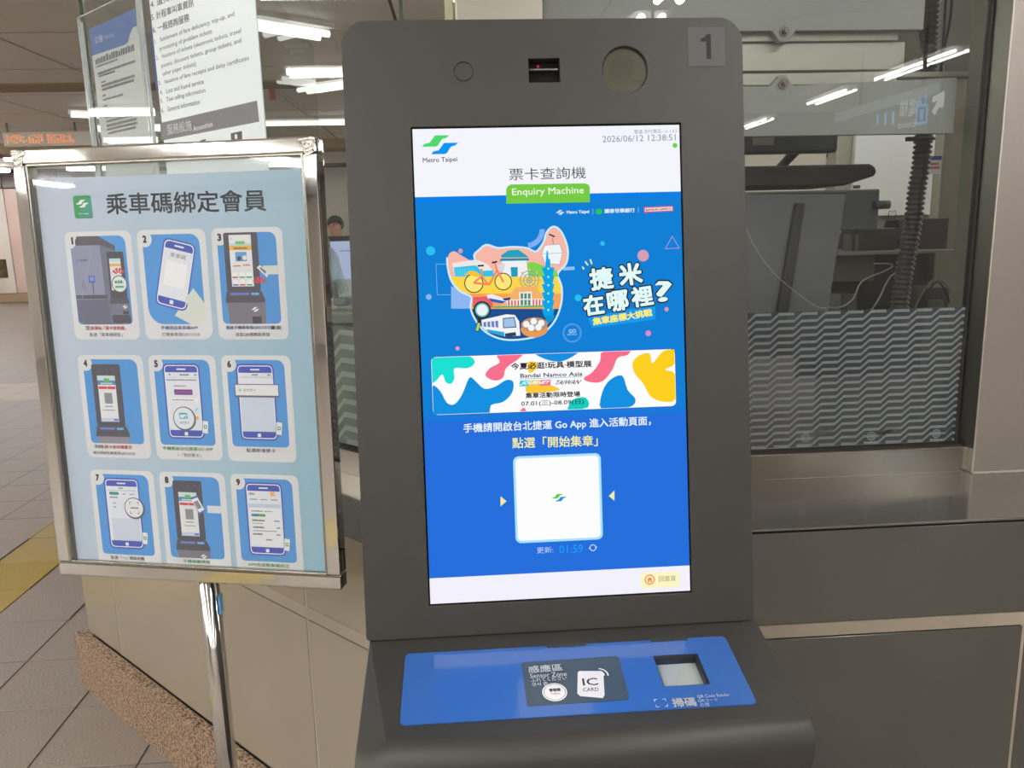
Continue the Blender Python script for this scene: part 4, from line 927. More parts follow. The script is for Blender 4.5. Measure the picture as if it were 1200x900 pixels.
# ferris wheel, gate building
for r_ in (68, 45, 22): RR(722, 410, r_, 6, '8f9aa8')
for k in range(8):
    an = k * math.pi / 4; LL([(722, 410), (722 + 66 * math.cos(an), 410 + 66 * math.sin(an))], 3, '8f9aa8'); CC(722 + 72 * math.cos(an), 410 + 72 * math.sin(an), 8, 'f2c14a')
PP([(520, 540), (580, 520), (625, 460), (770, 455), (800, 500), (830, 510), (830, 600), (520, 610)], 'f3b46a'); PP([(565, 548), (830, 540), (830, 595), (565, 600)], 'f6efe9')
for k in range(4): PP([(572 + 22 * k, 552), (583 + 22 * k, 552), (583 + 22 * k, 596), (572 + 22 * k, 596)], 'e2505c'); PP([(745 + 22 * k, 546), (756 + 22 * k, 546), (756 + 22 * k, 592), (745 + 22 * k, 592)], 'e2505c')
PP([(650, 495), (738, 490), (740, 595), (652, 600)], 'f2f1ea')
for k in range(3):
    for j in range(2): PP([(660 + 26 * k, 503 + 46 * j), (678 + 26 * k, 502 + 46 * j), (678 + 26 * k, 540 + 46 * j), (660 + 26 * k, 541 + 46 * j)], '5b8a80')
LL([(470, 600), (830, 592)], 12, '58b86a')
# aeroplane
PP([(420, 515), (460, 508), (560, 545), (585, 548), (550, 570), (470, 560), (430, 540)], 'e9eef6'); PP([(430, 535), (560, 560), (530, 575), (460, 562)], '3759c0'); PP([(530, 540), (590, 530), (585, 550), (550, 555)], '3d4a66')
# gondola
PP([(830, 165), (935, 158), (955, 215), (935, 300), (830, 290), (808, 225)], 'eef6fa'); LL([(830, 165), (935, 158), (955, 215), (935, 300), (830, 290), (808, 225)], 3, '8a98a6', True); LL([(812, 225), (952, 220)], 3, '8a98a6'); LL([(890, 158), (885, 110)], 4, '5b5b63'); LL([(860, 88), (900, 105)], 11, '3f3f47')
# stepped tower
PP([(843, 205), (852, 205), (856, 260), (868, 262), (870, 322), (832, 322), (838, 262)], '0fa9e6')
for k in range(6):
    yy = 322 + 58 * k; PP([(808, yy), (898, yy - 2), (885, yy + 58), (828, yy + 58)], '10a6e4'); CC(855, yy + 8, 7, 'c9ecfa')
PP([(832, 660), (902, 655), (890, 690), (845, 725)], '0f97d4')
# train and steamer basket
PP([(385, 690), (560, 650), (620, 655), (650, 700), (658, 800), (545, 805), (430, 775), (390, 740)], 'f2f5f8'); PP([(420, 755), (545, 775), (548, 808), (430, 775)], '2fa7da')
for k in range(4): PP([(398 + 28 * k, 706 - 3 * k), (418 + 28 * k, 703 - 3 * k), (420 + 28 * k, 740 + 2 * k), (400 + 28 * k, 738)], '6d86c9')
PP([(538, 680), (615, 672), (628, 740), (540, 745)], '9fc6e8'); LL([(538, 680), (615, 672), (628, 740), (540, 745)], 6, '3b4250', True); PP([(550, 785), (625, 775), (630, 800), (552, 806)], '3b4250')
c = A.px(*zz(757, 755)); A.circ(c[0], c[1], 0.0200, 'e89c5a', 0.0120); c = A.px(*zz(757, 722)); A.circ(c[0], c[1], 0.0198, 'd88b4c', 0.0105); A.circ(c[0], c[1], 0.0178, '9b9a96', 0.0088)
for x_, y_ in ((700, 720), (752, 700), (805, 712), (735, 745), (785, 742)): CC(x_, y_, 23, 'f5f5f5')
# magnifying glass
LL([(375, 675), (355, 770)], 26, '2b3a3e'); LL([(368, 712), (354, 765)], 18, 'b9dc5a'); CC(390, 620, 62, '23343a'); CC(390, 620, 50, '6fb5b5'); CC(390, 620, 40, 'e8f5fb')
A.build('illustration', scr)
# ---- title
A = Art(MK, G, z0=0.0004, step=0.000006); zz = Z(640, 230, 5)
for x_, y_, r_, col in ((330, 277, 14, '2cc0f0'), (187, 595, 20, '2cc0f0'), (705, 662, 13, 'd99aa8'), (598, 803, 17, 'e08acb'), (568, 348, 34, 'd6a0b4')): 
    c = A.px(*zz(x_, y_)); A.circ(c[0], c[1], r_ / 5 * 0.001256, col)
A.line([A.px(*zz(738, 234)), A.px(*zz(780, 303)), A.px(*zz(698, 308))], 0.0009, 'b79be0', True)
for pts in (((212, 413), (222, 428)), ((228, 382), (245, 405)), ((258, 370), (268, 398))): A.line([A.px(*zz(*p)) for p in pts], 0.0022, 'f3ee9a')
def title(t, p0, p1, h, col, wd, lift): 
    a_, c_ = zz(*p0), zz(*p1); A.ptext(t, a_[0], a_[1], c_[0], c_[1], h / 5, col, wd)
A.poly([A.px(*zz(*p)) for p in ((244, 712), (640, 632), (640, 722), (268, 772))], '1b9be8')
for col, wd, g in (('2a2c33', 0.085, 9), ('e2fbf8', 0.042, 0)):
    title('捷', (254 - g, 492), (392 + g, 474), 132 + 2 * g, col, wd, 0); title('米', (425 - g, 466), (562 + g, 447), 132 + 2 * g, col, wd, 0)
    title('在', (217 - g, 645), (338 + g, 628), 122 + 2 * g, col, wd, 0); title('哪', (357 - g, 622), (482 + g, 604), 122 + 2 * g, col, wd, 0); title('裡', (498 - g, 596), (626 + g, 577), 122 + 2 * g, col, wd, 0)
    title('?', (642 - g, 562), (740 + g, 549), 124 + 2 * g, col, wd * 0.8, 0)
title('集章座標大挑戰', (272, 736), (621, 679), 46, 'f6ee7e', 0.045, 0)
c = A.px(*zz(152, 801)); A.ring(c[0], c[1], 0.0140, 0.0008, '79b4ec', 28); A.ring(c[0], c[1], 0.0120, 0.0004, '79b4ec', 28); A.ptext('GO', *zz(131, 791), *zz(176, 788), 4.6, '9fcaf4', 0.05); A.ptext('METRO', *zz(124, 811), *zz(180, 808), 2.4, '8bbef0', 0.04)
A.build('title_lettering', scr, kind='stuff')
# ---- event banner
A = Art(MK, G, z0=0.0004, step=0.000006); zz = Z(490, 400, 3.871)
def P(*pts): return [A.px(*zz(*p)) for p in pts]
tl = A.px(*zz(58, 72)); br = A.px(*zz(1170, 290)); bl = A.px(*zz(66, 338)); bx0, by0, bx1, by1 = tl[0], tl[1], br[0], (br[1] + bl[1]) / 2
A.rect(bx0 - 0.0012, by0 - 0.0012, bx1 + 0.0012, by1 + 0.0012, '2f62c8', 0.008); A.rect(bx0, by0, bx1, by1, 'fdfdfe', 0.0068)
def blob(pts, col, smooth=3):
    pts = smooth_pts(list(pts), smooth) if smooth else list(pts)
    Q = [A.px(*zz(*p)) for p in pts]; Q = [(min(max(x_, bx0 + 0.0006), bx1 - 0.0006), min(max(y_, by0 + 0.0006), by1 - 0.0006)) for x_, y_ in Q]; A.poly(Q, col)
blob([(60, 90), (85, 68), (160, 64), (235, 68), (257, 98), (225, 122), (165, 122), (165, 165), (150, 192), (125, 185), (110, 150), (80, 180), (55, 185)], '1fe0d4')
blob([(360, 58), (470, 52), (455, 80), (400, 120), (385, 165), (345, 178), (305, 155), (325, 122), (370, 95)], 'f96f8e')
blob([(60, 205), (100, 225), (130, 278), (165, 285), (200, 240), (232, 165), (260, 180), (300, 215), (350, 205), (400, 175), (432, 185), (425, 235), (385, 275), (330, 290), (300, 340), (60, 345)], '1690e0')
blob([(535, 50), (720, 42), (690, 75), (640, 92), (580, 82)], '1690e0')
blob([(840, 40), (955, 32), (950, 62), (905, 75), (880, 130), (835, 182), (780, 185), (750, 168), (790, 140), (825, 90)], 'f96f8e')
blob([(830, 310), (835, 230), (870, 175), (925, 155), (950, 220), (985, 260), (975, 290), (930, 305)], '1690e0')
blob([(972, 100), (1000, 65), (1050, 55), (1062, 100), (1110, 45), (1168, 25), (1170, 100), (1120, 128), (1170, 150), (1170, 262), (1100, 272), (1050, 245), (1020, 190), (985, 150)], 'fdd021')
blob([(490, 205), (560, 190), (620, 205), (640, 222), (560, 232), (500, 236)], 'fbc93a'); blob([(680, 320), (700, 265), (760, 255), (770, 300)], '17cfc0'); blob([(462, 320), (480, 300), (492, 325)], 'f96f8e'); blob([(495, 98), (530, 92), (540, 118), (505, 145)], 'fbc93a')
def bt(t, p0, p1, h, col, wd=0.02, sh=0.0):
    a_, c_ = zz(*p0), zz(*p1); A.ptext(t, a_[0], a_[1], c_[0], c_[1], h / 3.871, col, wd, sh)
bt('今夏必逛!玩具·模型展', (421, 114), (787, 101), 31, '2c2c34', 0.032)
bt('Bandai Namco Asia', (463, 156), (745, 147), 19, '2c2c34', 0.03); A.line([A.px(*zz(463, 171)), A.px(*zz(747, 160))], 0.0008, '2aa7e0')
A.poly(P((462, 178), (603, 173), (600, 200), (458, 205)), '3bc9d6'); A.poly(P((555, 175), (603, 173), (600, 200), (550, 202)), 'f2788e'); A.poly(P((505, 177), (556, 175), (551, 202), (500, 204)), 'f0c95a')
bt('JOURNEY', (468, 191), (594, 187), 20, 'fdfdfe', 0.03, 0.15); bt('TAIWAN', (622, 187), (734, 184), 20, '2c2c34', 0.02, 0.15)
bt('集章活動限時登場', (487, 246), (735, 238), 26, '2c2c34', 0.03); bt('07.01(三)-08.09(日)', (467, 285), (752, 275), 27, '2c2c34', 0.018)
A.build('event_banner', scr)
# ---- lower texts
A = Art(MK, G, z0=0.0004, step=0.000006); zz = Z(480, 480, 3.5294)
def bt(t, p0, p1, h, col, wd=0.02, sh=0.0):
    a_, c_ = zz(*p0), zz(*p1); A.ptext(t, a_[0], a_[1], c_[0], c_[1], h / 3.5294, col, wd, sh)
bt('手機請開啟台北捷運 Go App 進入活動頁面，', (222, 80), (998, 48), 44, 'ecf6ff', 0.02); bt('點選「開始集章」', (424, 138), (778, 128), 46, 'f3f0a0', 0.018)
tl = A.px(*zz(427, 194)); br = A.px(*zz(800, 536))
A.rect(tl[0], tl[1], br[0], br[1], 'a9e2fb', 0.0085); A.rect(tl[0] + 0.0035, tl[1] + 0.0035, br[0] - 0.0035, br[1] - 0.0035, 'fdfdfe', 0.006)
x, y = A.px(*zz(588, 350)); logo(A, x, y, 0.0215, '52d03e', '1f8fe0')
A.poly([A.px(*zz(*p)) for p in ((376, 358), (401, 379), (376, 400))], 'f1eea0'); A.poly([A.px(*zz(*p)) for p in ((847, 334), (824, 357), (847, 377))], 'f1eea0')
bt('更新:', (526, 582), (594, 579), 26, 'b9d4f7', 0.0); bt('01:59', (619, 578), (717, 574), 34, '1f9df2', 0.012)
c = A.px(*zz(758, 571)); A.ring(c[0], c[1], 0.0050, 0.0011, 'd9ecfb', 14, 200, 340); A.ring(c[0], c[1], 0.0050, 0.0011, 'd9ecfb', 14, 20, 160)
for sx in (1, -1): A.poly([(c[0] + sx * 0.0028, c[1] - sx * 0.0012), (c[0] + sx * 0.0066, c[1] - sx * 0.0012), (c[0] + sx * 0.0047, c[1] + sx * 0.0016)], 'd9ecfb')
A.build('lower_lettering', scr)
A = Art(MK, G, z0=0.0004, step=0.000006)
tl = A.px(*zz(954, 676)); br = A.px(*zz(1118, 732)); A.rect(tl[0], tl[1], br[0], br[1], 'fdf6c4', 0.0028)
c = A.px(*zz(993, 703)); A.ring(c[0], c[1], 0.0078, 0.0017, 'ef8b50', 26); k = 0.0044
A.poly([(c[0] - k, c[1]), (c[0], c[1] - k), (c[0] + k, c[1])], 'ef8b50'); A.rect(c[0] - k * .7, c[1] - 0.0002, c[0] + k * .7, c[1] + k, 'ef8b50'); A.rect(c[0] - k * .2, c[1] + k * .3, c[0] + k * .2, c[1] + k, 'fdf6c4')
bt('回首頁', (1031, 700), (1101, 697), 23, '8a8668', 0.0)
A.build('home_button', scr)
# ================================================================== THE POSTER STAND
tS, azS, WS, HS = 0.02972, -0.23457, 0.570, 0.7887
RS = Vector((math.cos(azS), math.sin(azS), 0)); nbS = Vector((-math.sin(azS), math.cos(azS), 0)); US = Vector((0, 0, math.cos(tS))) + nbS * math.sin(tS)
OS = Vector((-0.78177, 1.5159, 1.6563)); MP = frame(OS, RS, US)
pole_c = OS + RS * 0.2857 + nbS * 0.016
std = props(empty('poster_stand', (pole_c.x, pole_c.y, 0)), 'chrome-framed poster stand with nine numbered instruction pictures, left of the kiosk', 'poster stand')
fw = 0.0265
b = B()
for x0, x1, y0, y1 in ((0, WS, -fw, 0), (0, WS, -HS, -HS + fw + 0.001), (0, fw, -HS + fw + 0.001, -fw), (WS - fw, WS, -HS + fw + 0.001, -fw)): b.box(x0, x1, y0, y1, -0.030, 0)
fr = b.build('frame', chrome, std, MP, bevel=0.0035, segs=3)
b = B()
for x0, x1, y0, y1 in ((fw - .001, WS - fw + .001, -fw - 0.003, -fw + 0.001), (fw - .001, WS - fw + .001, -HS + fw, -HS + fw + 0.004), (fw - .001, fw + 0.003, -HS + fw, -fw), (WS - fw - 0.003, WS - fw + .001, -HS + fw, -fw)): b.box(x0, x1, y0, y1, -0.022, -0.0015)
b.build('inner_rim', mat('rim_steel', '9b9890', 0.2, 0.9), fr, MP, bevel=0.001)
weld = mat('weld_bead', 'cfccc4', 0.12, 1.0, bump=(160, 1.0))
wn = weld.node_tree.nodes
for n_ in wn:
    if n_.type == 'BUMP': n_.inputs['Distance'].default_value = 0.006
for cx_, sx in ((0.012, 1), (WS - 0.012, -1)):
    b = B(); pts = [(cx_ + sx * x_, y_) for x_, y_ in smooth_pts([(-0.010, -0.002), (0.008, -0.002), (0.020, -0.006), (0.014, -0.014), (0.011, -0.024), (0.009, -0.032), (-0.002, -0.030), (-0.009, -0.018)], 4)]
    b.prism(pts if sx < 0 else pts, -0.001, 0.0012); b.build('weld', weld, fr, MP, bevel=0.001)
# poster sheet with a faint tint turning cyan to the right and downwards
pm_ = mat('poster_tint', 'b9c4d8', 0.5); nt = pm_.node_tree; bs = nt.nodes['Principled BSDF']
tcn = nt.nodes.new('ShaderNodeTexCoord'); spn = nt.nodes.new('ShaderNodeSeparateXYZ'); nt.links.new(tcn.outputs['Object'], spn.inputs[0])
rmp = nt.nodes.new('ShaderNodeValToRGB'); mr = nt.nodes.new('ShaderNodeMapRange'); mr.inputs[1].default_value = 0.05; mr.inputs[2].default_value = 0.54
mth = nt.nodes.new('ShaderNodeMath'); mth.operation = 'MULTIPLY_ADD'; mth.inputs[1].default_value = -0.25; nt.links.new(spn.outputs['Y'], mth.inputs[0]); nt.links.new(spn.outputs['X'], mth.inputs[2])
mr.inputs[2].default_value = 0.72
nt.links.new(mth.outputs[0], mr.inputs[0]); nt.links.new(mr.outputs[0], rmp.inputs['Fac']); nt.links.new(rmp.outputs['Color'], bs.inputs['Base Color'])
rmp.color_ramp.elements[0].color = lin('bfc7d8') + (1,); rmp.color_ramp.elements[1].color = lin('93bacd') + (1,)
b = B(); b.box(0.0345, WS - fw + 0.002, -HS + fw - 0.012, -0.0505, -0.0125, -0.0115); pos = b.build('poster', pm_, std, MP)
b = B(); b.quad((fw, -HS + fw, -0.006), (WS - fw, -HS + fw, -0.006), (WS - fw, -fw, -0.006), (fw, -fw, -0.006)); b.build('clear_cover', glass_mat('acrylic', 'fafcfc', 0.04, 0.02, 0.03, 'e8ecf0'), std, MP)
b = B(); b.quad((fw, -HS + fw, -0.016), (WS - fw, -HS + fw, -0.016), (WS - fw, -fw, -0.016), (fw, -fw, -0.016)); b.build('backing_sheet', glass_mat('acrylic_back', 'eef2f2', 0.06, 0.05, 0.22, 'e4e8ea'), std, MP)
b = B(); b.tube([(pole_c.x, pole_c.y, 0.02), (pole_c.x, pole_c.y, OS.z - 0.60)], 0.0190, 28); b.build('pole', mat('smooth_chrome', 'c9c6c0', 0.1, 1.0), std)
b = B(); b.tube([(pole_c.x, pole_c.y, OS.z - HS - 0.006), (pole_c.x, pole_c.y, OS.z - HS + 0.004)], 0.0215, 28); b.build('collar', chrome, std)
b = B(); b.disc((pole_c.x, pole_c.y), 0.165, 0.0, 0.012, seg=48); b.disc((pole_c.x, pole_c.y), 0.05, 0.012, 0.03, seg=32); b.build('base_plate', chrome, std, bevel=0.004)
ls = hit(249, 707, (0, 1, 0), pole_c.y - 0.0); b = B(); b.box(pole_c.x + 0.0185, pole_c.x + 0.0215, pole_c.y - 0.012, pole_c.y + 0.006, 0.79, 0.825); b.build('blue_label', mat('label_blue', '5aa0d8', 0.4), std)

def I(c): return mat('ink_' + c, c, 0.5)
def art(): return Art(MP @ Matrix.Translation((0, 0, -0.0115)), I, unit=0.001, z0=0.0002, step=0.00001)
A = art()
A.text('乘車碼綁定會員', (168.5, 97.5), (470, 99.5), 37, '55565e', 0.022)
A.rect(105, 81.5, 140.5, 121, '2f9a5c', 5); A.build('poster_title', pos)
A = art(); A.z0 = 0.0004; A.poly([(140.5, 81.5), (140.5, 121), (112, 121)], '3f9a86'); logo(A, 110, 89, 25, 'f0f4f2', 'f0f4f2'); A.text('Metro Taipei', (113, 113), (133, 113), 3.6, 'e4efe9', 0.03); A.build('logo', pos)
# dotted pattern low right
A = art()
for j in range(15):
    for i in range(4): A.circ(511 + 9 * i + (j % 2) * 4.5, 600 + 11 * j, 1.1, 'a9cad9', seg=8)
A.build('dot_pattern', pos)['kind'] = 'stuff'
DK, PH, PL, WH, SKY = '4c4a54', '3e50b4', 'e3e5ee', 'e9e9ec', '4a93d8'
def wave(A, x, y, w): logo(A, x, y, w, 'eef0f2', 'eef0f2')
def greek(A, x0, x1, y, h, col, n=None, seed=0):
    r = random.Random(seed * 31 + int(x0 * 7 + y)); x = x0; z = A.lay(); A.b.m(A.f(col))
    while x < x1 - 0.1 * h:
        w_ = min(h * r.uniform(0.6, 1.1), x1 - x); hh = h * r.uniform(0.7, 1)
        A.b.face([A.V(x, y, z), A.V(x, y - hh, z), A.V(x + w_ * .8, y - hh, z), A.V(x + w_ * .8, y, z)]); x += w_
def phone(A, x0, y0, x1, y1):
    A.rect(x0 - 3, y0 - 3, x1 + 3, y1 + 3, PH, 10); A.rect(x0 - 0.2, y0 - 0.2, x1 + 0.2, y1 + 0.2, WH, 7.5); A.rect(x0 + 1.6, y0 + 1.6, x1 - 1.6, y1 - 1.6, PH, 6)
    A.rect(x0 + 1.6, y0 + 13, x1 - 1.6, y1 - 13, PL); c = (x0 + x1) / 2; A.rect(c - 9, y0 + 6, c + 9, y0 + 8.6, WH, 1.2); A.rect(c - 3.2, y1 - 9.4, c + 3.2, y1 - 3.2, WH, 1)
def tag_(A, x, y):
    A.poly([(x, y), (x + 12, y + 1.5), (x + 9, y + 26), (x - 3, y + 24)], '3a4a9a'); A.poly([(x + .8, y + .8), (x + 11.2, y + 2), (x + 8.5, y + 25), (x - 2, y + 23.2)], WH); A.rect(x + 1.5, y + 9, x + 7.5, y + 15.5, '2f9460'); A.rect(x + 3, y + 10.7, x + 6, y + 13.7, 'dfeee6')
def kiosk_icon(A, x0, y0, w, full=True):
    """small drawn kiosk: head, lit screen, shelf"""
    h = w * 1.60
    A.rect(x0, y0, x0 + w, y0 + h, DK, 3, (0.1, 0.1, 4, 4)) if False else A.rect(x0, y0, x0 + w, y0 + h, DK, 3)
    return h
def burst(A, x, y, s=1.0):
    for an in (-50, -17, 17, 50):
        r_ = math.radians(an); d = (math.sin(r_), -math.cos(r_)); q = (-d[1], d[0])
        A.poly([(x + d[0] * 5 * s - q[0] * 1.2 * s, y + d[1] * 5 * s - q[1] * 1.2 * s), (x + d[0] * 5 * s + q[0] * 1.2 * s, y + d[1] * 5 * s + q[1] * 1.2 * s), (x + d[0] * 15 * s + q[0] * 3 * s, y + d[1] * 15 * s + q[1] * 3 * s), (x + d[0] * 15 * s - q[0] * 3 * s, y + d[1] * 15 * s - q[1] * 3 * s)], 'd94250')
caps = {1: ((('至', '4a4a52'), ('捷運站「票卡查詢機」', 'c8424c')), '點選「乘車碼綁定」'), 2: ((('手機開啟乘車碼APP', '4266b0'),), '打開乘車碼QRCODE'), 3: ((('開啟手機乘車碼QRCODE', '4266b0'), ('畫面', '4a4a52')), '並至QR感應區掃描'),
        4: ((('完成後，', '4a4a52'), ('票卡查詢機畫面', 'c8424c')), '將出現綁定乘車碼QRCODE'), 5: ((('手機開啟台北捷運GO APP', '3f9f4c'),), '>「我的票卡」'), 6: ((('點選新增票卡', '4a4a52'),), None), 7: ((('點選「一」開啟相機', '4a4a52'),), None),
        8: ((('手機相機掃描', '3f9f4c'),), '票卡查詢機上之QRCODE'), 9: ((('APP完成乘車碼綁定', '3f9f4c'),), '顯示綁定成功畫面')}
capw = {1: ((23, 33), (33, 104), (30, 96)), 2: ((31, 103), (32, 106)), 3: ((15, 98), (98, 118), (32, 96)), 4: ((17, 37), (37, 93), (12, 98)), 5: ((13, 113), (42, 88)), 6: ((36, 92),), 7: ((26, 96),), 8: ((34, 88), (12, 114)), 9: ((22, 104), (22, 108))}
desc = {1: 'card 1: service booth with a round magnified screen', 2: 'card 2: tilted phone held by a white hand', 3: 'card 3: kiosk with a card held to its reader', 4: 'card 4: kiosk alone on blue', 5: 'card 5: phone with round magnified icon', 6: 'card 6: phone with a wide magnified button', 7: 'card 7: phone with a round scan icon', 8: 'card 8: kiosk with a small phone in front', 9: 'card 9: phone showing account list'}
for n in range(1, 10):
    ci, ri = (n - 1) % 3, (n - 1) // 3; A = art(); A.off(80 + 142 * ci, (144, 364.5, 580.5)[ri])
    A.rect(0, 0, 131, 192, 'dcdcdf', 12, (12, 12, 18, 12) if n == 2 else None)
    # printed picture field, its corner cut round the number
    A.rect(10, 8, 119, 165, SKY, 12, (14, 14, 8, 8) if n != 2 else (8, 18, 20, 28))
    A.circ(15, 16, 13.5, 'dcdcdf', seg=24)
    if n == 1:
        A.poly([(24, 8), (66, 8), (98, 26), (98, 34), (66, 24), (20, 24), (20, 16)], '5a5763'); A.poly([(11, 31), (20, 24), (68, 24), (70, 120), (11, 120)], '8d90aa')
        A.poly([(68, 24), (98, 34), (100, 165), (76, 165), (70, 120)], '6e6f86'); A.poly([(11, 120), (74, 120), (76, 165), (22, 165), (12, 158)], '66667c'); A.rect(11, 112, 74, 119, '565461'); A.line([(22, 118), (50, 36)], 0.6, 'a8abc0'); A.line([(26, 95), (29, 87), (31, 95), (29, 103)], 1.0, '565a78', True)
        A.rect(40, 78, 52, 90, '4c60b4', 1); A.rect(42, 80, 50, 87, '7f94d8'); A.line([(47, 90), (47, 112)], 1.8, '4c4a54'); A.text('7', (17, 52), (22, 52), 7, '5a64a0'); greek(A, 25, 42, 52, 4, '5a64a0')
        A.rect(80, 36, 113, 118, DK, 3); A.rect(84, 48, 106, 104, 'dfe3e6'); A.rect(84, 57, 106, 62, 'e8b45a'); A.rect(84, 48, 106, 53, 'b8dce0'); A.poly([(78, 118), (114, 118), (116, 128), (78, 128)], '55535f'); A.rect(80, 128, 116, 148, '77758c'); A.rect(80, 148, 116, 163, DK, 2); wave(A, 101, 131, 11); A.rect(102, 141, 113, 147, '45434e')
        burst(A, 100, 78, .9); A.circ(100, 93, 15.5, '56545f'); A.circ(100, 93, 13.8, 'e2e6e6'); greek(A, 91, 108, 92, 6, '4a8a86'); A.rect(91, 96, 108, 100, '5fae8c', 1)
    elif n in (3, 4, 8):
        x0, x1, y0 = {3: (22, 85, 8), 4: (26, 84, 17), 8: (26, 84, 16)}[n]; xs = x0 + 10; xe = x1 - 12; yT = {3: 12, 4: 38, 8: 38}[n]; yB = {3: 100, 4: 124, 8: 122}[n]
        A.rect(x0, y0, x1, yB + 8, DK, 4, None) ; A.rect(xs, yT, xe, yB, 'e4e6ea')
        if n == 3:
            A.text('MT', (xs + 2, yT + 7), (xs + 6, yT + 7), 3, '6a6f7a'); A.rect(xs, yT + 14, xe, yT + 18, 'b9d9e0'); A.rect(xs + 12, yT + 11, xe - 12, yT + 16, '6fbf6c'); A.rect(xs, yT + 18, xe, yT + 26, 'ecb14a'); greek(A, xs + 8, xe - 8, yT + 24, 3, '7a5a30')
            A.rect(xs + 10, yT + 29, xe - 10, yT + 45, '5b9bd0'); A.circ(xs + 17, yT + 40, 4, '40404a', seg=12); A.circ(xs + 27, yT + 39, 4, 'e9e4e0', seg=12); greek(A, xs + 4, xe - 22, yT + 54, 3, 'd06a5a'); greek(A, xe - 18, xe - 4, yT + 53, 3, 'd06a5a')
            for r_ in range(2):
                for c_ in range(3): cx_ = xs + 7 + 13 * c_; yy = yT + 64 + 13 * r_; A.rect(cx_ - 5, yy, cx_ + 5, yy + 10, 'f2f3f5', 1); A.rect(cx_ - 5, yy + 7, cx_ + 5, yy + 9.5, ('c8435a', '43a06a', '3f8f8f', '6a5aa0', 'c8435a', '43a06a')[r_ * 3 + c_])
        else:
            A.rect(xs, yT + 9, xe, yT + 17, '4a86b8'); A.rect(xs, yT, xe, yT + 9, 'c9dce0'); A.rect(xs + 13, yT + 5, xe - 12, yT + 12, '62b85e'); A.rect(xs + 1, yT + 20, xe - 1, yT + 25, 'd8404a'); greek(A, xs + 6, xe - 6, yT + 15.5, 2.5, 'dfe9f0')
            A.line([(xs + (xe - xs) * .52, yT + 19), (xs + (xe - xs) * .52, yT + 26)], 0.8, 'e4e6ea')
            A.rect(xs + 11, yT + 32, xe - 9, yT + 52, '8a8c94'); greek(A, xs + 10, xe - 10, yT + 58, 2, '5a5c66'); greek(A, xs + 6, xe - 6, yT + 65, 1.8, '7a7c86'); A.rect(xs, yB - 7, xe, yB, 'c5cbe2'); A.rect(xe - 10, yB - 5.5, xe - 1, yB - 1.5, '4a7fd0', 1)
            for k in range(3): A.circ(x0 + 19 + 12 * k, y0 + 9, 1.8 + 0.9 * (k == 2), '5e5c67', seg=12)
        ys = yB + 8
        A.poly([(x0 - 1, ys), (x1 + 1, ys), (x1 + 7, ys + 14), (x1 + 7, ys + 20), (x0 - 4, ys + 20), (x0 - 3, ys + 12)], '4f4d58')
        A.rect(x0 + 6, ys + 3, x1 - 22, ys + 7, '6a78cc', 1); A.rect(x1 - 18, ys + 3, x1 - 4, ys + 7, '6ab0e8', 1); A.line([(x0 - 3, ys + 13), (x1 + 6, ys + 13)], 0.7, '3a3842')
        A.poly([(x0 - 2, ys + 20), (x1 + 7, ys + 20), (x1 + 6, 165), (x0 + 1, 165)], '77737f' if n != 4 else '8a8792')
        if n == 3: wave(A, x1 - 20, ys + 28, 15); A.rect(x1 - 19, ys + 44, x1 - 2, 165, '3f3d46'); A.rect(92, 65, 119, 80, 'd8dad2'); A.poly([(80, 68), (86, 64), (104, 76), (98, 85)], 'dfe0e2'); A.poly([(85, 69), (88, 67.5), (98, 75), (95, 79)], '7c7e84'); burst(A, 84, 98, .95)
        if n == 8: wave(A, x1 - 14, ys + 27, 14); A.rect(92, 62, 119, 76, 'd4dce0'); A.poly([(60, 48), (74, 43), (88, 72), (75, 80)], '5a66b8'); A.poly([(61.5, 52), (74, 47), (86, 70), (75, 76)], 'eef0f2'); A.poly([(65, 56), (74, 52.5), (81, 66), (73, 70)], '85878e')
    elif n == 2:
        c0 = (68, 78); an = math.radians(14); ca, sn = math.cos(an), math.sin(an)
        Rr = lambda pts: [(c0[0] + x_ * ca - y_ * sn, c0[1] + x_ * sn + y_ * ca) for x_, y_ in pts]
        A.poly([(60, 150), (100, 102), (119, 128), (119, 158), (106, 165), (90, 165)], 'd5dad2')
        A.poly(Rr(rrect(-31, -60, 31, 60, 11)), PH); A.poly(Rr(rrect(-28.5, -57.5, 28.5, 57.5, 9)), WH); A.poly(Rr(rrect(-26.5, -55.5, 26.5, 55.5, 7.5)), PH); A.poly(Rr([(-26.5, -43), (26.5, -43), (26.5, 43), (-26.5, 43)]), PL)
        A.poly(Rr(rrect(-9, -51, 9, -48, 1.3)), WH); A.poly(Rr(rrect(-3.5, 46, 3.5, 53, 1)), WH); q_ = Rr([(-15, -33), (15, -33)]); A.text('乘車碼', q_[0], q_[1], 8, '60616a', 0)
        A.poly(Rr(rrect(-20, -22, 20, 22, 1)), 'f0f0f3'); A.poly([(84, 118), (96, 108), (104, 120), (96, 136), (86, 130)], 'd5dad2'); A.circ(89, 122, 6, 'd5dad2')
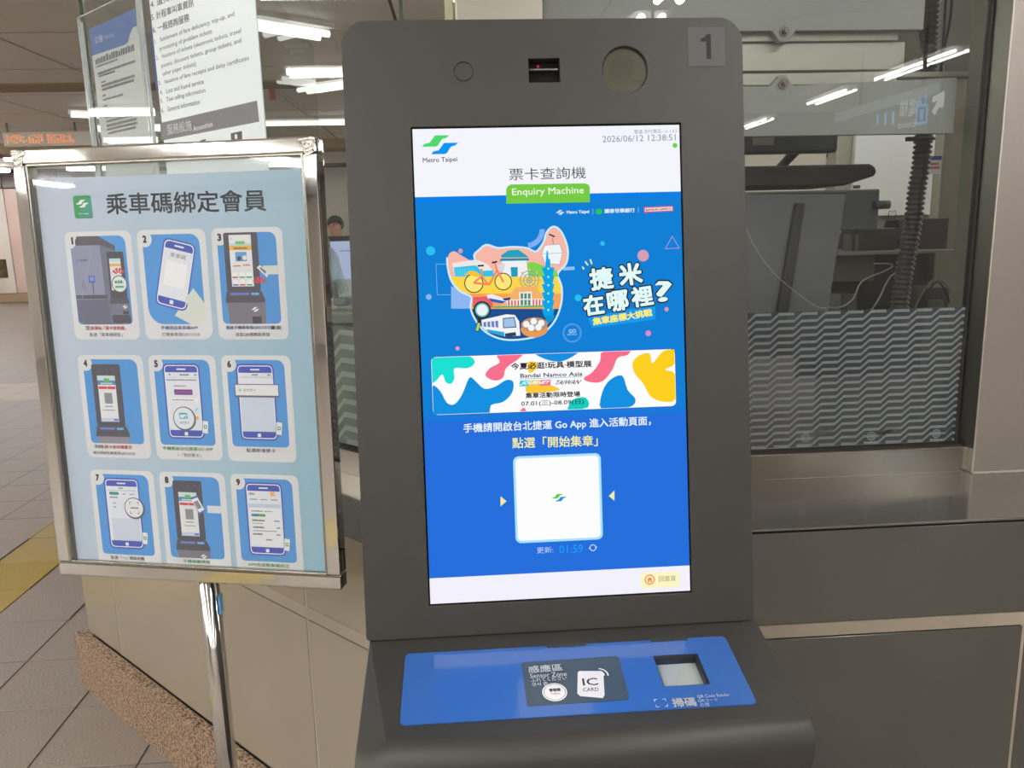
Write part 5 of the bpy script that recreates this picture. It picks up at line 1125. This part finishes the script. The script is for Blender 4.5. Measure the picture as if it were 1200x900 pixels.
    if n in (5, 6, 7, 9):
        phone(A, 30, 18, 96, 150)
        if n == 5:
            A.circ(40, 35, 2.2, '9aa0a8', seg=12); greek(A, 60, 78, 37, 3.4, '6a6c76'); greek(A, 88, 93, 37, 3.4, '6a6c76'); A.line([(32, 40), (94, 40)], 0.5, 'b0b4be'); greek(A, 33, 92, 46, 2.8, '7a7c86'); greek(A, 46, 70, 57, 2.5, 'a06a86'); A.rect(46, 62, 82, 72, '6e3f8a'); A.line([(48, 69), (60, 66), (80, 67)], 0.9, 'd85a8a'); A.rect(38, 78, 92, 84, 'f2f2f5'); greek(A, 40, 84, 82.5, 2.6, '8a8c96')
            A.rect(82, 94, 93, 104, 'cfe6ee', 2); A.line([(85, 101), (90, 96)], 1.2, '3f9fb0'); A.rect(84, 111, 90, 117, 'e8b44a', 1); A.circ(62, 116, 22.5, '6a6470', seg=30); A.circ(61, 115, 21.5, '54525c', seg=30); A.circ(61, 115, 20, 'dfe9f2', seg=30); A.rect(52, 105, 68, 116, '4a9ab8', 1.5); A.rect(53.5, 108, 66.5, 114.5, 'dfe9f2'); A.line([(60, 116), (64, 111), (68, 115)], 1.4, '3f8fb0'); A.text('我的票卡', (52, 123), (71, 123), 5, '5a5c66', 0)
        if n == 6:
            greek(A, 56, 68, 36, 3, '6a6c76'); greek(A, 86, 92, 36, 3, '6a6c76'); A.line([(34, 39), (92, 39)], 0.8, '7fb09a'); A.poly(rrect(31.6, 66, 94.4, 137, 0.1, 1), 'ccd5e6'); A.rect(22, 53, 106, 75, '6a6a76'); A.rect(22, 51, 106, 73, '4a4852'); A.rect(23.4, 52.4, 104.6, 71.6, 'e6e6ea'); A.line([(29, 62), (35, 62)], 0.8, '6a6c76'); A.line([(32, 59), (32, 65)], 0.8, '6a6c76'); A.text('新增票卡', (39, 62), (62, 62), 5.6, '3f8f86', 0)
        if n == 7:
            greek(A, 56, 66, 36, 3, '6a6c76'); A.line([(34, 39), (92, 39)], 0.8, '7fb09a'); A.rect(36, 42, 56, 48, '3f8f86', 2.5); greek(A, 64, 70, 47, 2.6, '8a8c96'); greek(A, 78, 88, 47, 2.6, '8a8c96'); greek(A, 37, 53, 54, 3, '5a5c66'); A.rect(39, 58, 90, 92, 'dde2ee', 2); greek(A, 43, 48, 65, 3, '7a7c86'); greek(A, 43, 48, 73, 3, '7a7c86'); A.poly(rrect(36, 93, 94.4, 137, 0.1, 1), 'ccd3e2')
            A.circ(86, 73, 21, '5c5a64', seg=30); A.circ(85, 72, 20, '4a4852', seg=30); A.circ(85, 72, 18.5, 'e6e6ea', seg=30); A.line([(77, 72), (94, 72)], 1.8, '2f2f38')
            for sx in (-1, 1):
                for sy in (-1, 1): A.line([(85.5 + sx * 5, 72 + sy * 11), (85.5 + sx * 9, 72 + sy * 11), (85.5 + sx * 9, 72 + sy * 6.5)], 1.1, '2f2f38')
        if n == 9:
            greek(A, 34, 46, 38, 3.4, '6a6c76'); A.rect(76, 32, 84, 40, 'e8a83a', 1); greek(A, 35, 50, 48, 2.6, '8a8c96'); greek(A, 56, 70, 48, 2.6, '8a8c96'); greek(A, 76, 90, 48, 2.6, '8a8c96'); A.rect(31.6, 55, 94.4, 62, 'c5cddf'); A.rect(33, 63, 93, 132, 'e9eaee', 4)
            greek(A, 37, 60, 70, 2.6, '6a6c76'); greek(A, 62, 78, 70, 2.6, '9aa0a8'); A.rect(36, 74, 64, 79, '4aa05a', 2.4); A.rect(36, 74, 50, 79, '3f7fb0', 2.4); greek(A, 37, 62, 88, 3.6, '50525c'); greek(A, 37, 58, 93, 2, '6aa86a'); greek(A, 80, 91, 88, 3, '6a6c76'); greek(A, 38, 60, 101, 3.6, '50525c'); greek(A, 37, 84, 107, 2, '7a7c86'); greek(A, 84, 91, 101, 3, '6a6c76'); greek(A, 37, 56, 114, 3.4, '50525c'); greek(A, 83, 91, 114, 3, '6a6c76'); greek(A, 62, 74, 124, 2.6, '50525c')
        tag_(A, 97, 118)
    A.text(str(n), (11.2 if n != 1 else 13, 15.5), (19 if n != 1 else 17, 15.5), 13, '33333e', 0.07)
    cw = list(capw[n]); L1, L2 = caps[n]
    for t_, col in L1:
        w_ = cw.pop(0); A.text(t_, (w_[0], 171.5), (w_[1], 171.5), 7.2, col, 0.025)
    if L2: w_ = cw.pop(0); A.text(L2, (w_[0], 183.5), (w_[1], 183.5), 7.0, '4a4a52', 0.01)
    A.build('instruction_card', pos, label=desc[n])

# ================================================================== NOTICES ON THE SLANTED GLASS
def on_glass(off): return frame(Vector((XGE, DG / S2 - XGE, 0)) - NC * off, (S2, -S2, 0), (0, 0, 1))
MG = on_glass(0.006)
sv = props(empty('service_sign', tuple(MG.translation)), 'pale blue numbered service list sheet on the slanted glass above the poster stand', 'sign')
A = Art(MG, I, z0=0.0003, step=0.00001)
xl = (A.px(177, 2)[0] + A.px(190, 164)[0]) / 2; xr = (A.px(300, 2)[0] + A.px(310.5, 163)[0]) / 2
b = B(); b.box(xl, xr, 1.30, 2.42, -0.003, 0.0); shp = b.build('sheet', mat('sign_sheet', 'dfe9ec', 0.35), sv, MG)
zz = Z(160, 0, 5.294)
def bt(t, p0, p1, h, col, wd=0.0): a_, c_ = zz(*p0), zz(*p1); A.ptext(t, a_[0], a_[1], c_[0], c_[1], h / 5.294, col, wd)
K_ = '4a5054'
bt('4. 遺失物服務', (86, 30), (330, -62), 46, K_, 0.012); bt('5. 計程車叫車資訊', (92, 108), (355, 14), 50, K_, 0.012); bt('6. 一般諮詢服務', (101, 186), (328, 106), 50, K_, 0.012)
bt('1.   Settlement of fare deficiency, top-up, and', (112, 262), (607, 88), 36, K_); bt('processing of problem tickets', (145, 306), (468, 196), 36, K_)
bt('2.   Issuance of tickets (electronic tickets, travel', (122, 364), (648, 193), 36, K_); bt('passes, discount tickets, group tickets, and', (155, 412), (650, 252), 36, K_); bt('other paper tickets)', (162, 462), (368, 398), 36, K_)
bt('3.   Issuance of fare receipts and delay certificates', (138, 521), (698, 362), 36, K_); bt('4.   Lost and found service', (146, 575), (417, 504), 30, K_); bt('5.   Taxi calling information', (150, 631), (427, 562), 36, K_); bt('6.   General information', (156, 686), (393, 630), 30, K_)
A.ppoly([zz(*p) for p in ((145, 764), (748, 624), (762, 755), (155, 872))], '6f7073')
bt('服務設施', (190, 806), (342, 774), 66, 'dfe3e4', 0.02); bt('Amenities', (352, 800), (472, 766), 34, 'dfe3e4', 0.0)
A.ppoly([zz(*p) for p in ((585, 828), (655, 812), (657, 872), (590, 886))], '4a4c50'); A.ppoly([zz(*p) for p in ((395, 872), (430, 862), (432, 906), (398, 914))], '4a4c50'); 
c = A.px(*zz(618, 848)); A.circ(c[0], c[1], 0.007, 'dfe3e4', seg=12)
for k, col in enumerate(('b85a6a', '8d8fb8', '8a8c92')):
    x_ = xl + 0.02 + 0.10 * k; A.rect(x_ + 0.02, -1.66, x_ + 0.07, -1.61, col) if False else A.rect(x_ + 0.02, -(1.665), x_ + 0.07, -(1.625), col)
A.build('lettering', shp)
MG2 = on_glass(0.010)
nh = props(empty('notice_holder', tuple(MG2.translation)), 'clear acrylic holder with a blue-headed notice, upper left on the slanted glass', 'notice')
A = Art(MG2, I, z0=0.0003, step=0.00001); zz = Z(95, 0, 5.295)
q = [A.px(*zz(*p)) for p in ((14, 128), (60, 895))]; hx0 = (q[0][0] + q[1][0]) / 2; hx1 = A.px(*zz(420, 600))[0] + 0.01; 
px0 = A.px(*zz(48, 182))[0]; px1 = (A.px(*zz(345, 60))[0] + A.px(*zz(420, 880))[0]) / 2; pt = -A.px(*zz(48, 182))[1]
b = B(); b.box(px0, px1, 1.45, pt, -0.001, 0.0); ps = b.build('notice_sheet', mat('notice_paper', 'c9cccb', 0.5), nh, MG2)
b = B(); b.quad((hx0, 1.4, 0.006), (hx1, 1.4, 0.006), (hx1, pt + 0.045, 0.006), (hx0, pt + 0.045, 0.006)); b.build('clear_front', glass_mat('holder_front', 'f6faf8', 0.05, 0.0, 0.03, 'ffffff'), nh, MG2)
ed = mat('acrylic_edge', 'dfe8e6', 0.15, 0, 1.5); 
b = B()
for x0, x1, y0, y1 in ((hx0 - 0.003, hx0, 1.4, pt + 0.045), (hx1, hx1 + 0.003, 1.4, pt + 0.045), (hx0 + 0.014, hx0 + 0.016, 1.4, pt + 0.03), (hx1 - 0.016, hx1 - 0.014, 1.4, pt + 0.03), (hx0, hx1, pt + 0.043, pt + 0.045)): b.box(x0, x1, y0, y1, -0.003, 0.007)
b.build('clear_edge', ed, nh, MG2)
A.ppoly([zz(*p) for p in ((48, 182), (340, 50), (347, 160), (322, 172), (305, 210), (292, 262), (272, 278), (66, 348))], '3f63a8')
def bt(t, p0, p1, h, col, wd=0.0): a_, c_ = zz(*p0), zz(*p1); A.ptext(t, a_[0], a_[1], c_[0], c_[1], h / 5.295, col, wd)
bt('公告', (86, 252), (136, 234), 46, 'cfd8e4', 0.03); bt('Notice', (146, 232), (203, 212), 26, 'a9b9d2')
def gl_(x0, y0, x1, h, col='5d6166', seed=1):
    a_ = A.px(*zz(x0, y0)); x1_ = A.px(*zz(x1, y0 - (x1 - x0) * 0.33))[0]; greek(A, a_[0], x1_, a_[1], h, col, seed=seed)
gl_(92, 402, 335, 0.020); gl_(95, 422, 230, 0.006); gl_(105, 466, 340, 0.008); gl_(110, 482, 212, 0.007); gl_(125, 518, 155, 0.006); gl_(128, 543, 335, 0.009); gl_(132, 566, 330, 0.009); gl_(135, 600, 155, 0.006); gl_(138, 628, 262, 0.007); gl_(140, 665, 165, 0.006); gl_(146, 692, 180, 0.007); gl_(152, 735, 350, 0.008); gl_(158, 762, 350, 0.008); gl_(160, 790, 345, 0.009); gl_(162, 812, 350, 0.008); gl_(170, 835, 340, 0.008); gl_(165, 880, 205, 0.006)
A.build('notice_text', ps)
b = B(); l = hx1 + 0.006; b.box(l, xl + 0.02, 1.93, 2.10, -0.004, 0.0, on_glass(-0.006)); props(b.build('blue_notice', mat('blue_notice', '4a63a8', 0.5)), 'narrow blue notice on the far side of the glass between holder and service sign', 'notice')
